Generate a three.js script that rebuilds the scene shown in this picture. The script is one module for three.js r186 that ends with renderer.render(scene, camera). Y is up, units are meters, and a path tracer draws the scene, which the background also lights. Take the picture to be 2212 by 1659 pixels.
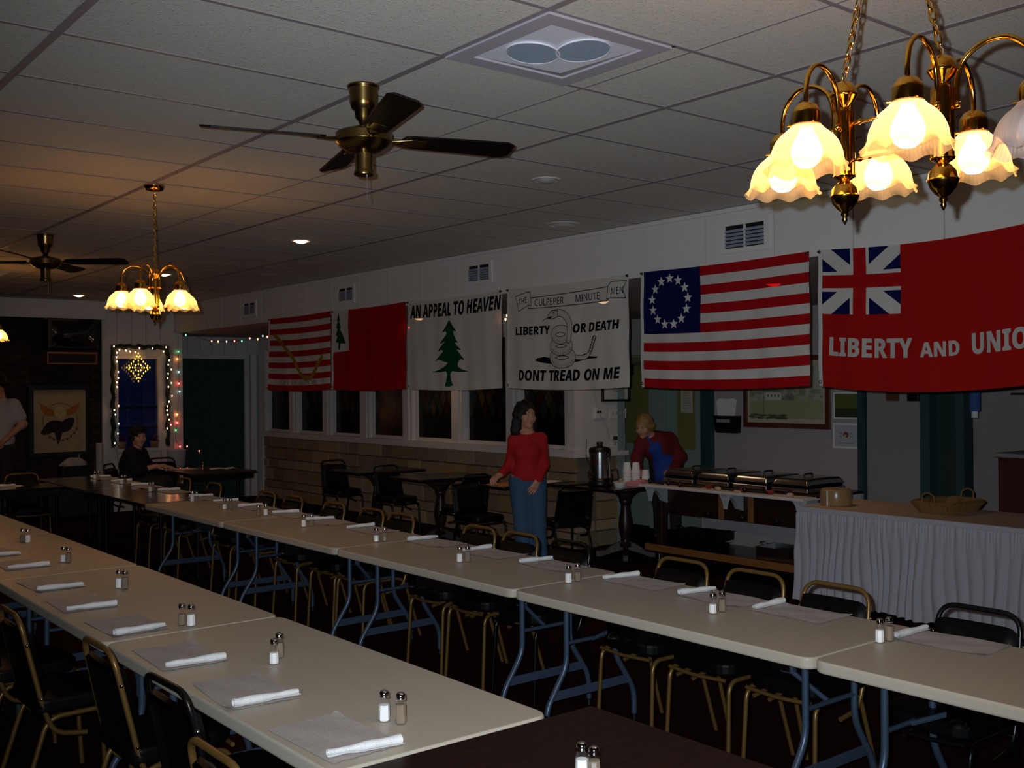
import * as THREE from 'three';
import { RoundedBoxGeometry } from 'three/addons/geometries/RoundedBoxGeometry.js';
import { MarchingCubes } from 'three/addons/objects/MarchingCubes.js';
import { mergeGeometries, mergeVertices } from 'three/addons/utils/BufferGeometryUtils.js';

// ---------- camera, renderer, large lights (metres, y up; the rows of tables run along -z) ----------
const scene = new THREE.Scene();
scene.background = new THREE.Color(0x000000);
const camera = new THREE.PerspectiveCamera(2 * Math.atan(829.5 / 2260.84) * 180 / Math.PI, 2212 / 1659, 0.05, 60);
camera.position.set(0, 1.735, 0);
camera.rotation.order = 'YXZ';
camera.rotation.set(0.00318, -0.67799, -0.00784);
scene.add(camera);
const renderer = new THREE.WebGLRenderer({ antialias: true });
renderer.toneMapping = THREE.LinearToneMapping;
renderer.toneMappingExposure = 1.0;
renderer.shadowMap.enabled = true;

// the camera's own flash: a small bright window just above and left of the lens
const FLASH = 39;
const flash = new THREE.SpotLight(new THREE.Color(0.88, 1.0, 1.12), FLASH, 0, 0.74, 0.85, 2);
flash.position.set(-0.045, 1.775, -0.03);
flash.target.position.set(-0.045 + 6.75, 1.80, -0.03 - 7.38);
flash.castShadow = true; flash.shadow.radius = 0.5;
scene.add(flash, flash.target);

// lamp strengths
const BULB = 0.11, CAN = 0.6, BACKCAN = 0.8;
const WARM = new THREE.Color(1, 0.5, 0.16), CANWARM = new THREE.Color(1, 0.62, 0.34);

// ---------- helpers ----------
let seed = 12345;
const rnd = () => { seed = (seed * 1664525 + 1013904223) >>> 0; return seed / 4294967296; };
const rr = (a, b) => a + (b - a) * rnd();
const V = (x, y, z) => new THREE.Vector3(x, y, z);
const used = new Map();
function numbered(n) { const k = used.get(n) || 0; used.set(n, k + 1); return k ? `${n}_${String(k).padStart(3, '0')}` : n; }
function shade(o) { o.traverse((m) => { if (m.isMesh) { m.castShadow = true; m.receiveShadow = true; } }); return o; }
function part(name, geo, mat, parent, label) { const m = new THREE.Mesh(geo, mat); m.name = name; m.castShadow = m.receiveShadow = true; if (label) m.userData.label = label; parent.add(m); return m; }
function tag(o, label, category, group) { o.userData.label = label; if (category) o.userData.category = category; if (group) o.userData.group = group; return o; }
function thing(name, label, category, pos = [0, 0, 0], turn = 0, group) { const g = new THREE.Group(); g.name = numbered(name); g.position.set(...pos); g.rotation.y = turn; scene.add(g); return tag(g, label, category, group); }
function solo(name, geo, mat, label, category, pos = [0, 0, 0], turn = 0, group) { const m = part(numbered(name), geo, mat, scene); m.position.set(...pos); m.rotation.y = turn; return tag(m, label, category, group); }
function struct(name, geo, mat) { const m = geo ? part(name, geo, mat, scene) : new THREE.Group(); m.name = name; if (!geo) scene.add(m); m.userData.kind = 'structure'; return m; }
function copyOf(src, name, label, pos, turn = 0, group) { const c = src.clone(); c.name = numbered(name); c.position.set(...pos); c.rotation.y = turn; c.userData = { ...src.userData, label }; if (group) c.userData.group = group; scene.add(c); return c; }
// geometry helpers; every box carries uv in metres
function metreUV(g) {
  g = g.index ? g.toNonIndexed() : g; const p = g.attributes.position, n = g.attributes.normal, uv = new Float32Array(p.count * 2);
  for (let i = 0; i < p.count; i++) {
    const ax = Math.abs(n.getX(i)), ay = Math.abs(n.getY(i)), az = Math.abs(n.getZ(i));
    const [u, v] = ay >= ax && ay >= az ? [p.getX(i), p.getZ(i)] : ax >= az ? [p.getZ(i), p.getY(i)] : [p.getX(i), p.getY(i)];
    uv[2 * i] = u; uv[2 * i + 1] = v;
  }
  g.setAttribute('uv', new THREE.BufferAttribute(uv, 2)); return g;
}
const box = (x0, x1, y0, y1, z0, z1, r = 0) => {
  const g = r ? new RoundedBoxGeometry(x1 - x0, y1 - y0, z1 - z0, 2, r) : new THREE.BoxGeometry(x1 - x0, y1 - y0, z1 - z0);
  g.translate((x0 + x1) / 2, (y0 + y1) / 2, (z0 + z1) / 2); return metreUV(g);
};
const join = (l) => mergeGeometries(l.map((g) => { g = g.index ? g.toNonIndexed() : g; for (const k of Object.keys(g.attributes)) if (!['position', 'normal', 'uv'].includes(k)) g.deleteAttribute(k); if (!g.attributes.uv) g.setAttribute('uv', new THREE.BufferAttribute(new Float32Array(g.attributes.position.count * 2), 2)); return g; }));
const lathe = (pts, seg = 24) => new THREE.LatheGeometry(pts.map(([r, y]) => new THREE.Vector2(Math.max(r, 0.0001), y)), seg);
const cyl = (r0, r1, h, y0 = 0, seg = 16) => new THREE.CylinderGeometry(r1, r0, h, seg).translate(0, y0 + h / 2, 0);
const ball = (r, x = 0, y = 0, z = 0, s = 14) => new THREE.SphereGeometry(r, s, Math.max(6, s * 0.7 | 0)).translate(x, y, z);
// a tube along a polyline whose corners are rounded with radius b
function pipe(pts, r, b = 0.05, closed = false, seg = 8, caps = true) {
  const P = pts.map((p) => V(...p)), path = new THREE.CurvePath(); let last = null; const n = P.length;
  const corner = (i) => { const a = P[(i + n - 1) % n], c = P[i], d = P[(i + 1) % n]; const u = a.clone().sub(c), w = d.clone().sub(c); const k = Math.min(b, u.length() * 0.49, w.length() * 0.49); return [c.clone().addScaledVector(u.normalize(), k), c, c.clone().addScaledVector(w.normalize(), k)]; };
  if (closed) { const cs = P.map((_, i) => corner(i)); for (let i = 0; i < n; i++) { path.add(new THREE.QuadraticBezierCurve3(...cs[i])); path.add(new THREE.LineCurve3(cs[i][2], cs[(i + 1) % n][0])); } }
  else { last = P[0]; for (let i = 1; i < n - 1; i++) { const [a, c, d] = corner(i); path.add(new THREE.LineCurve3(last, a)); path.add(new THREE.QuadraticBezierCurve3(a, c, d)); last = d; } path.add(new THREE.LineCurve3(last, P[n - 1])); }
  // sample each piece so corners stay round
  const S = []; path.curves.forEach((c, i) => { const k = c.isLineCurve3 ? 1 : 6; for (let j = i ? 1 : 0; j <= k; j++) S.push(c.getPoint(j / k)); });
  return sweep(S, r, seg, closed, caps);
}
function sweep(S, r, seg = 8, closed = false, caps = true) {
  const n = S.length, pos = [], nor = [], idx = []; let N = null;
  for (let i = 0; i < n; i++) {
    const a = S[closed ? (i + n - 1) % n : Math.max(i - 1, 0)], c = S[closed ? (i + 1) % n : Math.min(i + 1, n - 1)], T = c.clone().sub(a).normalize();
    if (!N) { N = Math.abs(T.y) < 0.9 ? V(0, 1, 0) : V(1, 0, 0); }
    N = N.clone().addScaledVector(T, -N.dot(T)).normalize(); const B = T.clone().cross(N); const R = typeof r === 'function' ? r(i / (n - 1)) : r;
    for (let j = 0; j <= seg; j++) { const t = j / seg * Math.PI * 2, d = N.clone().multiplyScalar(Math.cos(t)).addScaledVector(B, Math.sin(t)); nor.push(d.x, d.y, d.z); pos.push(S[i].x + d.x * R, S[i].y + d.y * R, S[i].z + d.z * R); }
  }
  const m = closed ? n : n - 1, w = seg + 1;
  for (let i = 0; i < m; i++) for (let j = 0; j < seg; j++) { const a = i * w + j, b2 = ((i + 1) % n) * w + j; idx.push(a, a + 1, b2, b2, a + 1, b2 + 1); }
  if (!closed && caps) for (const e of [0, n - 1]) { const c = pos.length / 3, T = S[Math.min(e + 1, n - 1)].clone().sub(S[Math.max(e - 1, 0)]).normalize().multiplyScalar(e ? 1 : -1); pos.push(S[e].x, S[e].y, S[e].z); nor.push(T.x, T.y, T.z); for (let j = 0; j <= seg; j++) { pos.push(pos[(e * w + j) * 3], pos[(e * w + j) * 3 + 1], pos[(e * w + j) * 3 + 2]); nor.push(T.x, T.y, T.z); } for (let j = 0; j < seg; j++) e ? idx.push(c, c + 1 + j, c + 2 + j) : idx.push(c, c + 2 + j, c + 1 + j); }
  const g = new THREE.BufferGeometry(); g.setAttribute('position', new THREE.Float32BufferAttribute(pos, 3)); g.setAttribute('normal', new THREE.Float32BufferAttribute(nor, 3));
  g.setAttribute('uv', new THREE.Float32BufferAttribute(new Float32Array(pos.length / 3 * 2), 2)); g.setIndex(idx); return g;
}
const smooth = (pts, k = 8) => { const c = new THREE.CatmullRomCurve3(pts.map((p) => V(...p)), false, 'centripetal'); return c.getPoints(k * (pts.length - 1)); };
function extrude(shape, depth, bevel = 0) { return new THREE.ExtrudeGeometry(shape, { depth, bevelEnabled: bevel > 0, bevelThickness: bevel, bevelSize: bevel, bevelSegments: 2, curveSegments: 8 }); }
// a sheet f(u,v) -> [x,y,z] with thickness t along its normals: closed shell
function sheet(f, nu, nv, t) {
  const pos = [], uv = [], idx = [];
  for (let j = 0; j <= nv; j++) for (let i = 0; i <= nu; i++) { pos.push(...f(i / nu, j / nv)); uv.push(i / nu, j / nv); }
  for (let j = 0; j < nv; j++) for (let i = 0; i < nu; i++) { const a = j * (nu + 1) + i, b = a + 1, c = a + nu + 1, d = c + 1; idx.push(a, b, d, a, d, c); }
  const g = new THREE.BufferGeometry(); g.setAttribute('position', new THREE.Float32BufferAttribute(pos, 3)); g.setAttribute('uv', new THREE.Float32BufferAttribute(uv, 2)); g.setIndex(idx); g.computeVertexNormals();
  if (!t) return g;
  const n = g.attributes.normal, m = pos.length / 3, P = pos.slice(), U = uv.slice(), N = Array.from(n.array), I = idx.slice();
  for (let k = 0; k < m; k++) { P.push(pos[3 * k] - n.getX(k) * t, pos[3 * k + 1] - n.getY(k) * t, pos[3 * k + 2] - n.getZ(k) * t); U.push(uv[2 * k], uv[2 * k + 1]); N.push(-n.getX(k), -n.getY(k), -n.getZ(k)); }
  for (let k = 0; k < idx.length; k += 3) I.push(idx[k] + m, idx[k + 2] + m, idx[k + 1] + m);
  const rim = []; for (let i = 0; i < nu; i++) rim.push([i, i + 1]); for (let j = 0; j < nv; j++) rim.push([j * (nu + 1) + nu, (j + 1) * (nu + 1) + nu]); for (let i = nu; i > 0; i--) rim.push([nv * (nu + 1) + i, nv * (nu + 1) + i - 1]); for (let j = nv; j > 0; j--) rim.push([j * (nu + 1), (j - 1) * (nu + 1)]);
  for (const [a, b] of rim) I.push(a, a + m, b, b, a + m, b + m);
  const h = new THREE.BufferGeometry(); h.setAttribute('position', new THREE.Float32BufferAttribute(P, 3)); h.setAttribute('normal', new THREE.Float32BufferAttribute(N, 3)); h.setAttribute('uv', new THREE.Float32BufferAttribute(U, 2)); h.setIndex(I); return h;
}

// ---------- textures and materials ----------
function canvas(w, h, draw) { const c = document.createElement('canvas'); c.width = w; c.height = h; draw(c.getContext('2d'), w, h); return c; }
function tex(c, srgb = true, rx = 1, ry = rx) { const t = new THREE.CanvasTexture(c); t.wrapS = t.wrapT = THREE.RepeatWrapping; t.repeat.set(rx, ry); if (srgb) t.colorSpace = THREE.SRGBColorSpace; return t; }
const mat = (color, roughness = 0.7, metalness = 0, extra = {}) => new THREE.MeshPhysicalMaterial({ color, roughness, metalness, ...extra });
function grain(w, h, lo, hi, n, len, ang, width = 1) { return canvas(w, h, (g) => { g.fillStyle = lo; g.fillRect(0, 0, w, h); for (let i = 0; i < n; i++) { g.strokeStyle = hi[i % hi.length]; g.globalAlpha = rr(0.15, 0.8); g.lineWidth = rr(0.6, 1.6) * width; const x = rr(0, w), y = rr(0, h), a = ang === null ? rr(0, 6.28) : ang + rr(-0.04, 0.04), l = rr(0.4, 1) * len; g.beginPath(); g.moveTo(x, y); g.quadraticCurveTo(x + Math.cos(a + 0.5) * l * 0.5, y + Math.sin(a + 0.5) * l * 0.5, x + Math.cos(a) * l, y + Math.sin(a) * l); g.stroke(); } g.globalAlpha = 1; }); }
const fissureBump = tex(grain(1024, 1024, '#606060', ['#fff', '#000', '#ddd', '#333'], 5200, 22, null, 2.0), false, 1 / 0.9);
const fissureColor = tex(grain(1024, 1024, '#cfcbc2', ['#e2ded6', '#bdb9b0', '#d8d4cc'], 5200, 20, null, 2.0), true, 1 / 0.9);
const woodDark = tex(grain(1024, 512, '#28150e', ['#1c0d07', '#352016', '#120805', '#3c2418'], 2600, 260, 0, 1.2), true, 1 / 0.9, 1 / 0.5);
const woodOak = tex(grain(512, 512, '#8a5a30', ['#754a25', '#9b6a3b', '#5f3a1b'], 1500, 200, 0, 1.1), true, 1 / 0.8, 1 / 0.5);
const carpetTex = tex(grain(512, 512, '#260a07', ['#1b0604', '#330f0a', '#120403', '#3a1510'], 9000, 7, null, 1.4), true, 1 / 0.5);
const carpetBump = tex(grain(512, 512, '#777', ['#fff', '#000'], 9000, 6, null, 1.2), false, 1 / 0.5);
const plasticBump = tex(grain(512, 512, '#888', ['#fff', '#111', '#aaa', '#555'], 9000, 4, null, 1.6), false, 1 / 0.12);
const weave = tex(canvas(128, 128, (g) => { g.fillStyle = '#888'; g.fillRect(0, 0, 128, 128); for (let i = 0; i < 16; i++) for (let j = 0; j < 16; j++) { g.fillStyle = (i + j) % 2 ? '#c8c8c8' : '#484848'; g.fillRect(i * 8 + 1, j * 8 + 1, 6, 6); } }), false, 1 / 0.03);
const wickerTex = tex(canvas(128, 128, (g) => { g.fillStyle = '#7d5a2c'; g.fillRect(0, 0, 128, 128); for (let j = 0; j < 8; j++) for (let i = 0; i < 4; i++) { g.fillStyle = ['#b98d4c', '#a57a3d', '#c79a58'][(i * 3 + j) % 3]; g.fillRect(i * 32 + (j % 2) * 16 + 1, j * 16 + 2, 29, 12); } }), true, 1 / 0.06);
const crepe = tex(grain(512, 512, '#888', ['#fff', '#000', '#bbb'], 1400, 60, null, 1.5), false, 1 / 0.2);
const crepeColor = tex(grain(512, 512, '#e9e2e0', ['#ded4d2', '#f3eeec', '#d9cdc8'], 900, 46, null, 2), true, 1 / 0.25);
const stoneTex = tex(grain(512, 512, '#b5a58e', ['#9a8a74', '#c9bba4', '#7d6d59', '#a39480'], 3000, 26, null, 1.8), true, 1 / 0.5);
const M = {
  tile: mat(0xffffff, 0.95, 0, { map: fissureColor, bumpMap: fissureBump, bumpScale: 0.0035 }),
  gridBar: mat(0x8d8488, 0.55), speakerWhite: mat(0xdcdde6, 0.5), speakerMesh: mat(0xa9bcd0, 0.6, 0, { bumpMap: weave, bumpScale: 0.001 }),
  white: mat(0xd8d4d0, 0.6), whiteTrim: mat(0xd2cdca, 0.5), panelWhite: mat(0xcfcac6, 0.65), grey: mat(0xa9a5a4, 0.7), greyWall: mat(0xb3a8a6, 0.85),
  carpet: mat(0xffe0d8, 1, 0, { specularIntensity: 0.08, map: carpetTex, bumpMap: carpetBump, bumpScale: 0.004 }),
  table: mat(0xbab09f, 0.42, 0, { bumpMap: plasticBump, bumpScale: 0.0003, specularIntensity: 0.6 }),
  slate: mat(0x46566a, 0.38, 0.35), woodDark: mat(0xd8c4b8, 0.42, 0, { map: woodDark, specularIntensity: 0.5 }), woodGloss: mat(0x9a8880, 0.22, 0, { map: woodDark, clearcoat: 0.6, clearcoatRoughness: 0.12 }),
  oak: mat(0xffffff, 0.5, 0, { map: woodOak }), darkWood: mat(0x2b1710, 0.4, 0, { clearcoat: 0.3 }),
  brassPaint: mat(0x7a5c30, 0.36, 0.45), blackPaint: mat(0x0c0c0e, 0.3, 0.2), vinyl: mat(0x040405, 0.5, 0, { specularIntensity: 0.35 }), screw: mat(0xcfc9bd, 0.2, 1),
  brass: mat(0xd9a441, 0.12, 1), antique: mat(0x7a6238, 0.26, 1), steel: mat(0xbfc1c4, 0.22, 1), chrome: mat(0xd6d6d8, 0.1, 1), blackMetal: mat(0x0b0b0c, 0.35, 0.4), blackPlastic: mat(0x0a0a0c, 0.4),
  blade: mat(0x6a5048, 0.5, 0, { map: woodDark, specularIntensity: 0.4 }), paper: mat(0xf2efec, 0.9), mat: mat(0xd2cdca, 0.92, 0, { map: crepeColor, bumpMap: crepe, bumpScale: 0.0015 }), napkin: mat(0xf6f5f3, 0.9, 0, { bumpMap: crepe, bumpScale: 0.001 }),
  salt: mat(0xf8f8f6, 0.9), pepper: mat(0x8b7a66, 0.95), glass: mat(0xffffff, 0.05, 0, { transmission: 1, thickness: 0, ior: 1.5 }),
  teal: mat(0x2c4a4c, 0.6), tealDark: mat(0x1d3834, 0.65), paleGreen: mat(0x8fa295, 0.6), olive: mat(0x7c7a3c, 0.8),
  skirt: mat(0xb9b7be, 0.85, 0, { sheen: 0.3, sheenColor: new THREE.Color(0.8, 0.85, 1) }), tanCloth: mat(0xc6ab93, 0.85), wicker: mat(0xffffff, 0.75, 0, { map: wickerTex, bumpMap: weave, bumpScale: 0.002 }),
  skin: mat(0xc98f74, 0.55), hairDark: mat(0x0d0705, 0.7), hairBlond: mat(0x9c7440, 0.6), redKnit: mat(0xb00f14, 0.85), maroon: mat(0x6e1416, 0.85), denim: mat(0x3a5878, 0.85), apron: mat(0x24409a, 0.8), blackCloth: mat(0x0d0b0d, 0.9), tee: mat(0xb8b6b4, 0.9), darkTrousers: mat(0x2a2422, 0.9), eyeWhite: mat(0x9c948c, 0.5), iris: mat(0x20140c, 0.2), lip: mat(0x9c4a44, 0.5),
  cup: mat(0xf3ece8, 0.7), pink: mat(0xd98a92, 0.6), envelope: mat(0xd98f2c, 0.7), mortar: mat(0x1d1410, 0.95), stoneMortar: mat(0x6f6455, 0.95), leafDark: mat(0x0e2415, 0.8), wire: mat(0x1d241c, 0.6),
  foam: mat(0xece6df, 0.8), lemon: mat(0x8f2b22, 0.5),
};
const glow = (color, strength) => new THREE.MeshStandardMaterial({ color: 0x000000, emissive: color, emissiveIntensity: strength, roughness: 0.6 });

// ================= the room =================
const CEIL = 2.992, HX = 5.84, HB = 2.575, ZF = -15.2, WX = 7.5, BX = 9.4, ZR = -8.255;
struct('floor', box(-2.9, 11, -0.1, 0, -16.6, 2.7), M.carpet);
// suspended ceiling: a slab above, mineral tiles laid between metal bars
const ceiling = struct('ceiling', box(-2.9, HX + 0.1, CEIL + 0.03, CEIL + 0.12, ZF - 0.15, 2.7), M.grey);
const XL = [-2.593, -1.374, -0.155, 1.064, 2.283, 3.502, 4.721, HX], Z0 = -2.625, ST = 0.6096;
const ZL = []; for (let k = -8; k <= 20; k++) ZL.push(Z0 - k * ST); ZL.push(ZF);
const tileGeo = new Map();
function tileAt(x0, x1, z0, z1, m, name) {
  const w = x1 - x0 - 0.006, d = z0 - z1 - 0.006, key = `${w.toFixed(3)},${d.toFixed(3)}`;
  if (!tileGeo.has(key)) tileGeo.set(key, box(-w / 2, w / 2, 0, 0.016, -d / 2, d / 2));
  const t = part(name, tileGeo.get(key), m, ceiling); t.position.set((x0 + x1) / 2, CEIL, (z0 + z1) / 2); return t;
}
const SPK = [[2.283, 1]];                                          // the speaker panel fills half of one cell
for (let i = 0; i < XL.length - 1; i++) for (let j = 0; j < ZL.length - 1; j++) {
  const x0 = XL[i], x1 = XL[i + 1], z0 = ZL[j], z1 = ZL[j + 1], k = j - 8;
  if (i === 4) {                                                     // this column is scored lengthwise
    if (k === 0 || k === 15) { tileAt(2.9, x1, z0, z1, M.tile, 'ceiling_tile'); continue; }
    tileAt(x0, 3.0, z0, z1, M.tile, 'ceiling_tile'); tileAt(3.0, x1, z0, z1, M.tile, 'ceiling_tile');
  } else tileAt(x0, x1, z0, z1, M.tile, 'ceiling_tile');
}
for (const x of XL.slice(0, 7)) part('grid_bar', box(x - 0.016, x + 0.016, CEIL - 0.004, CEIL + 0.03, ZF, 2.6), M.gridBar, ceiling);
for (const z of ZL.slice(0, -1)) part('grid_bar', box(-2.8, HX, CEIL - 0.003, CEIL + 0.03, z - 0.01, z + 0.01), M.gridBar, ceiling);
part('grid_bar', box(2.995, 3.005, CEIL - 0.002, CEIL + 0.03, ZF, 2.6), M.gridBar, ceiling);
for (const k of [0, 15]) part('grid_bar', box(2.885, 2.905, CEIL - 0.003, CEIL + 0.03, Z0 - (k + 1) * ST, Z0 - k * ST), M.gridBar, ceiling);
// lower ceiling over the serving side
struct('ceiling_serving', box(HX + 0.1, 11, HB, HB + 0.1, -16.6, 2.7), M.greyWall);
// header above the flags: boards with open joints
const header = struct('wall_header', box(HX + 0.012, HX + 0.1, HB, CEIL + 0.03, ZF, 2.7), M.grey);
{ const zs = [2.6]; for (let z = -3.189 + 0.607 * 9; z > ZF; z -= 0.607) zs.push(z); zs.push(ZF);
  for (let i = 0; i < zs.length - 1; i++) part('board', box(HX, HX + 0.012, HB + 0.001, CEIL - 0.005, zs[i + 1] + 0.004, zs[i] - 0.004), M.panelWhite, header); }
struct('trim_1', box(HX - 0.014, HX, CEIL - 0.035, CEIL - 0.006, ZF, 2.6), M.whiteTrim);
// walls that only close the room behind and beside the camera
struct('wall_left', box(-2.9, -2.8, 0, CEIL + 0.03, -16.6, 2.7), M.greyWall);
struct('wall_back', box(-2.9, 11, 0, CEIL + 0.03, 2.6, 2.7), M.greyWall);
// far wall: brick on one side, white boards and a window on the other
const wallFar = struct('wall_far', box(-2.9, 4.8, 0, CEIL + 0.03, ZF - 0.25, ZF - 0.02), M.mortar);
{ const mats = ['#2c180f', '#26130c', '#331d13', '#1f100b', '#281a13'].map((c) => mat(c, 0.9, 0, { bumpMap: carpetBump, bumpScale: 0.002 }));
  const g = box(-0.099, 0.099, -0.0285, 0.0285, -0.03, 0.03, 0.004), h = box(-0.048, 0.048, -0.0285, 0.0285, -0.03, 0.03, 0.004); let n = 0;
  for (let r = 0; r < 42; r++) for (let k = 0; k < 9; k++) {
    const y = 0.032 + r * 0.0655, x = 3.13 + k * 0.207 + (r % 2) * 0.1035; if (x > 4.72 || y > 2.69 || n > 290) continue;
    const b = part('brick', x > 4.68 ? h : g, mats[(rnd() * 5) | 0], wallFar); b.position.set(Math.min(x, 4.69), y, ZF - 0.045 + rr(0, 0.008)); n++;
  } }
struct('trim_2', box(-2.8, 4.82, 2.735, CEIL, ZF - 0.02, ZF + 0.08), M.whiteTrim);                  // beam over the brick
const wallPanel = struct('wall_far_boards', join([box(4.78, 4.99, 0, CEIL, ZF - 0.2, ZF - 0.014), box(5.62, 5.94, 0, CEIL, ZF - 0.2, ZF - 0.014), box(4.99, 5.62, 0, 0.88, ZF - 0.2, ZF - 0.014), box(4.99, 5.62, 2.2, CEIL, ZF - 0.2, ZF - 0.014)]), M.grey);
for (const [a, b, y0, y1] of [[4.78, 4.985, 0, CEIL], [4.99, 5.195, 2.2, CEIL], [5.2, 5.405, 2.2, CEIL], [5.41, 5.615, 2.2, CEIL], [5.62, 5.83, 0, CEIL], [4.99, 5.195, 0, 0.87], [5.2, 5.405, 0, 0.87], [5.41, 5.615, 0, 0.87]]) part('board', box(a + 0.004, b, y0, y1, ZF - 0.014, ZF), M.panelWhite, wallPanel);
struct('trim_3', box(5.8, 5.94, 0, HB, ZF - 0.8, ZF + 0.03), M.whiteTrim);                          // corner post
// the window in the far wall, night outside
const win1 = struct('window_1'); 
part('window_frame', join([box(4.975, 5.0, 0.88, 2.23, ZF - 0.06, ZF + 0.02), box(5.575, 5.62, 0.88, 2.23, ZF - 0.06, ZF + 0.02), box(5.0, 5.575, 2.19, 2.23, ZF - 0.06, ZF + 0.02), box(4.96, 5.65, 0.86, 0.9, ZF - 0.06, ZF + 0.1)]), M.whiteTrim, win1);
part('muntin', box(5.0, 5.575, 1.475, 1.5, ZF - 0.05, ZF - 0.02), M.blackMetal, win1); part('muntin', box(5.0, 5.575, 1.18, 1.2, ZF - 0.05, ZF - 0.02), M.blackMetal, win1);
part('pane', box(4.995, 5.58, 0.89, 2.2, ZF - 0.045, ZF - 0.04), mat(0x10246c, 0.15, 0, { clearcoat: 0.5 }), win1, 'dark blue window pane at night');
// alcove beyond the far boards: boards over a dark teal door
const alc = struct('wall_alcove', box(5.9, 7.9, 0, HB, -16.4, -16.02), M.grey);
for (let x = 5.95; x < 7.5; x += 0.2) part('board', box(x + 0.004, x + 0.197, 2.3, HB, -16.02, -16.0), M.panelWhite, alc);
const d1 = struct('door_1'); part('door_leaf', box(6.0, 7.27, 0.01, 2.225, -16.02, -15.975), M.tealDark, d1); part('door_panel', box(6.72, 7.1, 1.2, 2.0, -15.975, -15.968, 0.003), mat(0x24443a, 0.5), d1); part('handle', ball(0.03, 6.1, 1.0, -15.93), M.steel, d1);
part('door_frame', join([box(7.27, 7.34, 0, 2.3, -16.02, -15.93), box(7.36, 7.46, 0, 2.3, -16.02, -15.9), box(5.95, 7.27, 2.225, 2.3, -16.02, -15.93)]), M.whiteTrim, d1);
// window wall on the serving side: coursed stone below, white timber and leaded windows above
const ww = struct('wall_windows', join([box(WX + 0.05, WX + 0.3, 0, 0.98, -15.72, ZR), box(WX + 0.05, 8.215, 0, 0.98, ZR - 0.3, ZR - 0.05)]), M.stoneMortar);
{ const mats = ['#e6dccb', '#d2c6b2', '#f2e8d6', '#c2b49f', '#d8c4a4', '#dcd0c4'].map((c) => mat(c, 0.9, 0, { map: stoneTex, bumpMap: carpetBump, bumpScale: 0.004 })); let y = 0;
  for (const h of [0.17, 0.12, 0.2, 0.14, 0.18, 0.17]) {
    let z = ZR; while (z > -15.7) { const w = Math.min(rr(0.24, 0.62), z + 15.72); if (w < 0.05) break; const g = box(-0.04, 0.04, 0.006, h - 0.006, -w + 0.006, -0.006, 0.008), s = part('stone', g, mats[(rnd() * 6) | 0], ww); s.position.set(WX + 0.04 + rr(-0.008, 0.006), y, z); z -= w; }
    let x = WX; while (x < 8.2) { const w = Math.min(rr(0.2, 0.42), 8.215 - x); if (w < 0.05) break; const s = part('stone', box(0.006, w - 0.006, 0.006, h - 0.006, -0.04, 0.04, 0.008), mats[(rnd() * 6) | 0], ww); s.position.set(x, y, ZR - 0.04 + rr(-0.006, 0.008)); x += w; }
    y += h;
  } }
const wz = [[575, 625], [640, 697], [713, 778], [797, 870], [890, 975], [998, 1093], [1117, 1232]].map((_, i) => [[-15.65, -14.84], [-14.61, -13.77], [-13.55, -12.7], [-12.46, -11.61], [-11.39, -10.51], [-10.29, -9.43], [-9.23, -8.33]][i]);
struct('trim_4', join([box(WX - 0.05, WX + 0.2, 0.98, 1.06, -15.75, ZR + 0.04), box(WX - 0.02, 8.26, 0.98, 1.03, ZR - 0.2, ZR + 0.05)]), M.whiteTrim);   // sill
struct('trim_5', box(WX - 0.03, WX + 0.2, 2.36, HB, -15.75, ZR), M.whiteTrim);
struct('trim_6', join([box(WX - 0.02, WX + 0.25, 0, HB, -15.86, -15.74), box(WX - 0.02, WX + 0.16, 1.06, 2.36, -15.74, wz[0][0])]), M.whiteTrim);
for (let i = 0; i < 6; i++) struct(`trim_${7 + i}`, join([box(WX, WX + 0.16, 1.06, 2.36, wz[i][1], wz[i + 1][0]), box(WX - 0.02, WX, 1.06, 2.36, wz[i][1] + 0.05, wz[i + 1][0] - 0.05)]), M.whiteTrim);
const ret = struct('wall_return', box(WX, 8.215, 1.03, HB, ZR - 0.16, ZR), M.panelWhite);
part('corner_board', box(WX - 0.015, WX + 0.09, 1.06, HB, ZR - 0.1, ZR + 0.012), M.whiteTrim, ret); part('corner_board', box(8.13, 8.24, 0, HB, ZR - 0.1, ZR + 0.012), mat(0x8c9a9a, 0.6), ret);
for (let i = 0; i < 7; i++) {
  const [a, b] = wz[i], t = canvas(256, 512, (g) => { g.fillStyle = '#120b08'; g.fillRect(0, 0, 256, 512); const cols = ['#3a1a12', '#26301f', '#40301c', '#1c2a30', '#2c1512', '#4a3a26', '#1a1410'];
    const nx = 6; for (let x = -1; x <= nx; x++) for (let y = -1; y < 8; y++) { const w = 256 / nx, h = 512 / 5.2, cx = (x + (y % 2 ? 0.5 : 0)) * w, cy = y * h / 2; g.fillStyle = cols[(rnd() * 7) | 0]; g.beginPath(); g.moveTo(cx, cy - h / 2); g.lineTo(cx + w / 2, cy); g.lineTo(cx, cy + h / 2); g.lineTo(cx - w / 2, cy); g.fill(); g.strokeStyle = '#050404'; g.lineWidth = 4; g.stroke(); } });
  const w = struct(`window_${i + 2}`); const tx = tex(t); const pm = mat(0xffffff, 0.18, 0, { map: tx, specularIntensity: 0.4 });
  const pg = sheet((u, v) => [WX + 0.09, 1.06 + 1.3 * v, a + (b - a) * u], 1, 1, 0.006); part('pane', pg, pm, w, 'dark leaded glass pane');
  part('sash', join([box(WX + 0.05, WX + 0.1, 1.06, 1.1, a, b), box(WX + 0.05, WX + 0.1, 2.32, 2.36, a, b), box(WX + 0.05, WX + 0.1, 1.1, 2.32, a, a + 0.03), box(WX + 0.05, WX + 0.1, 1.1, 2.32, b - 0.03, b)]), M.whiteTrim, w);
}
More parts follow.
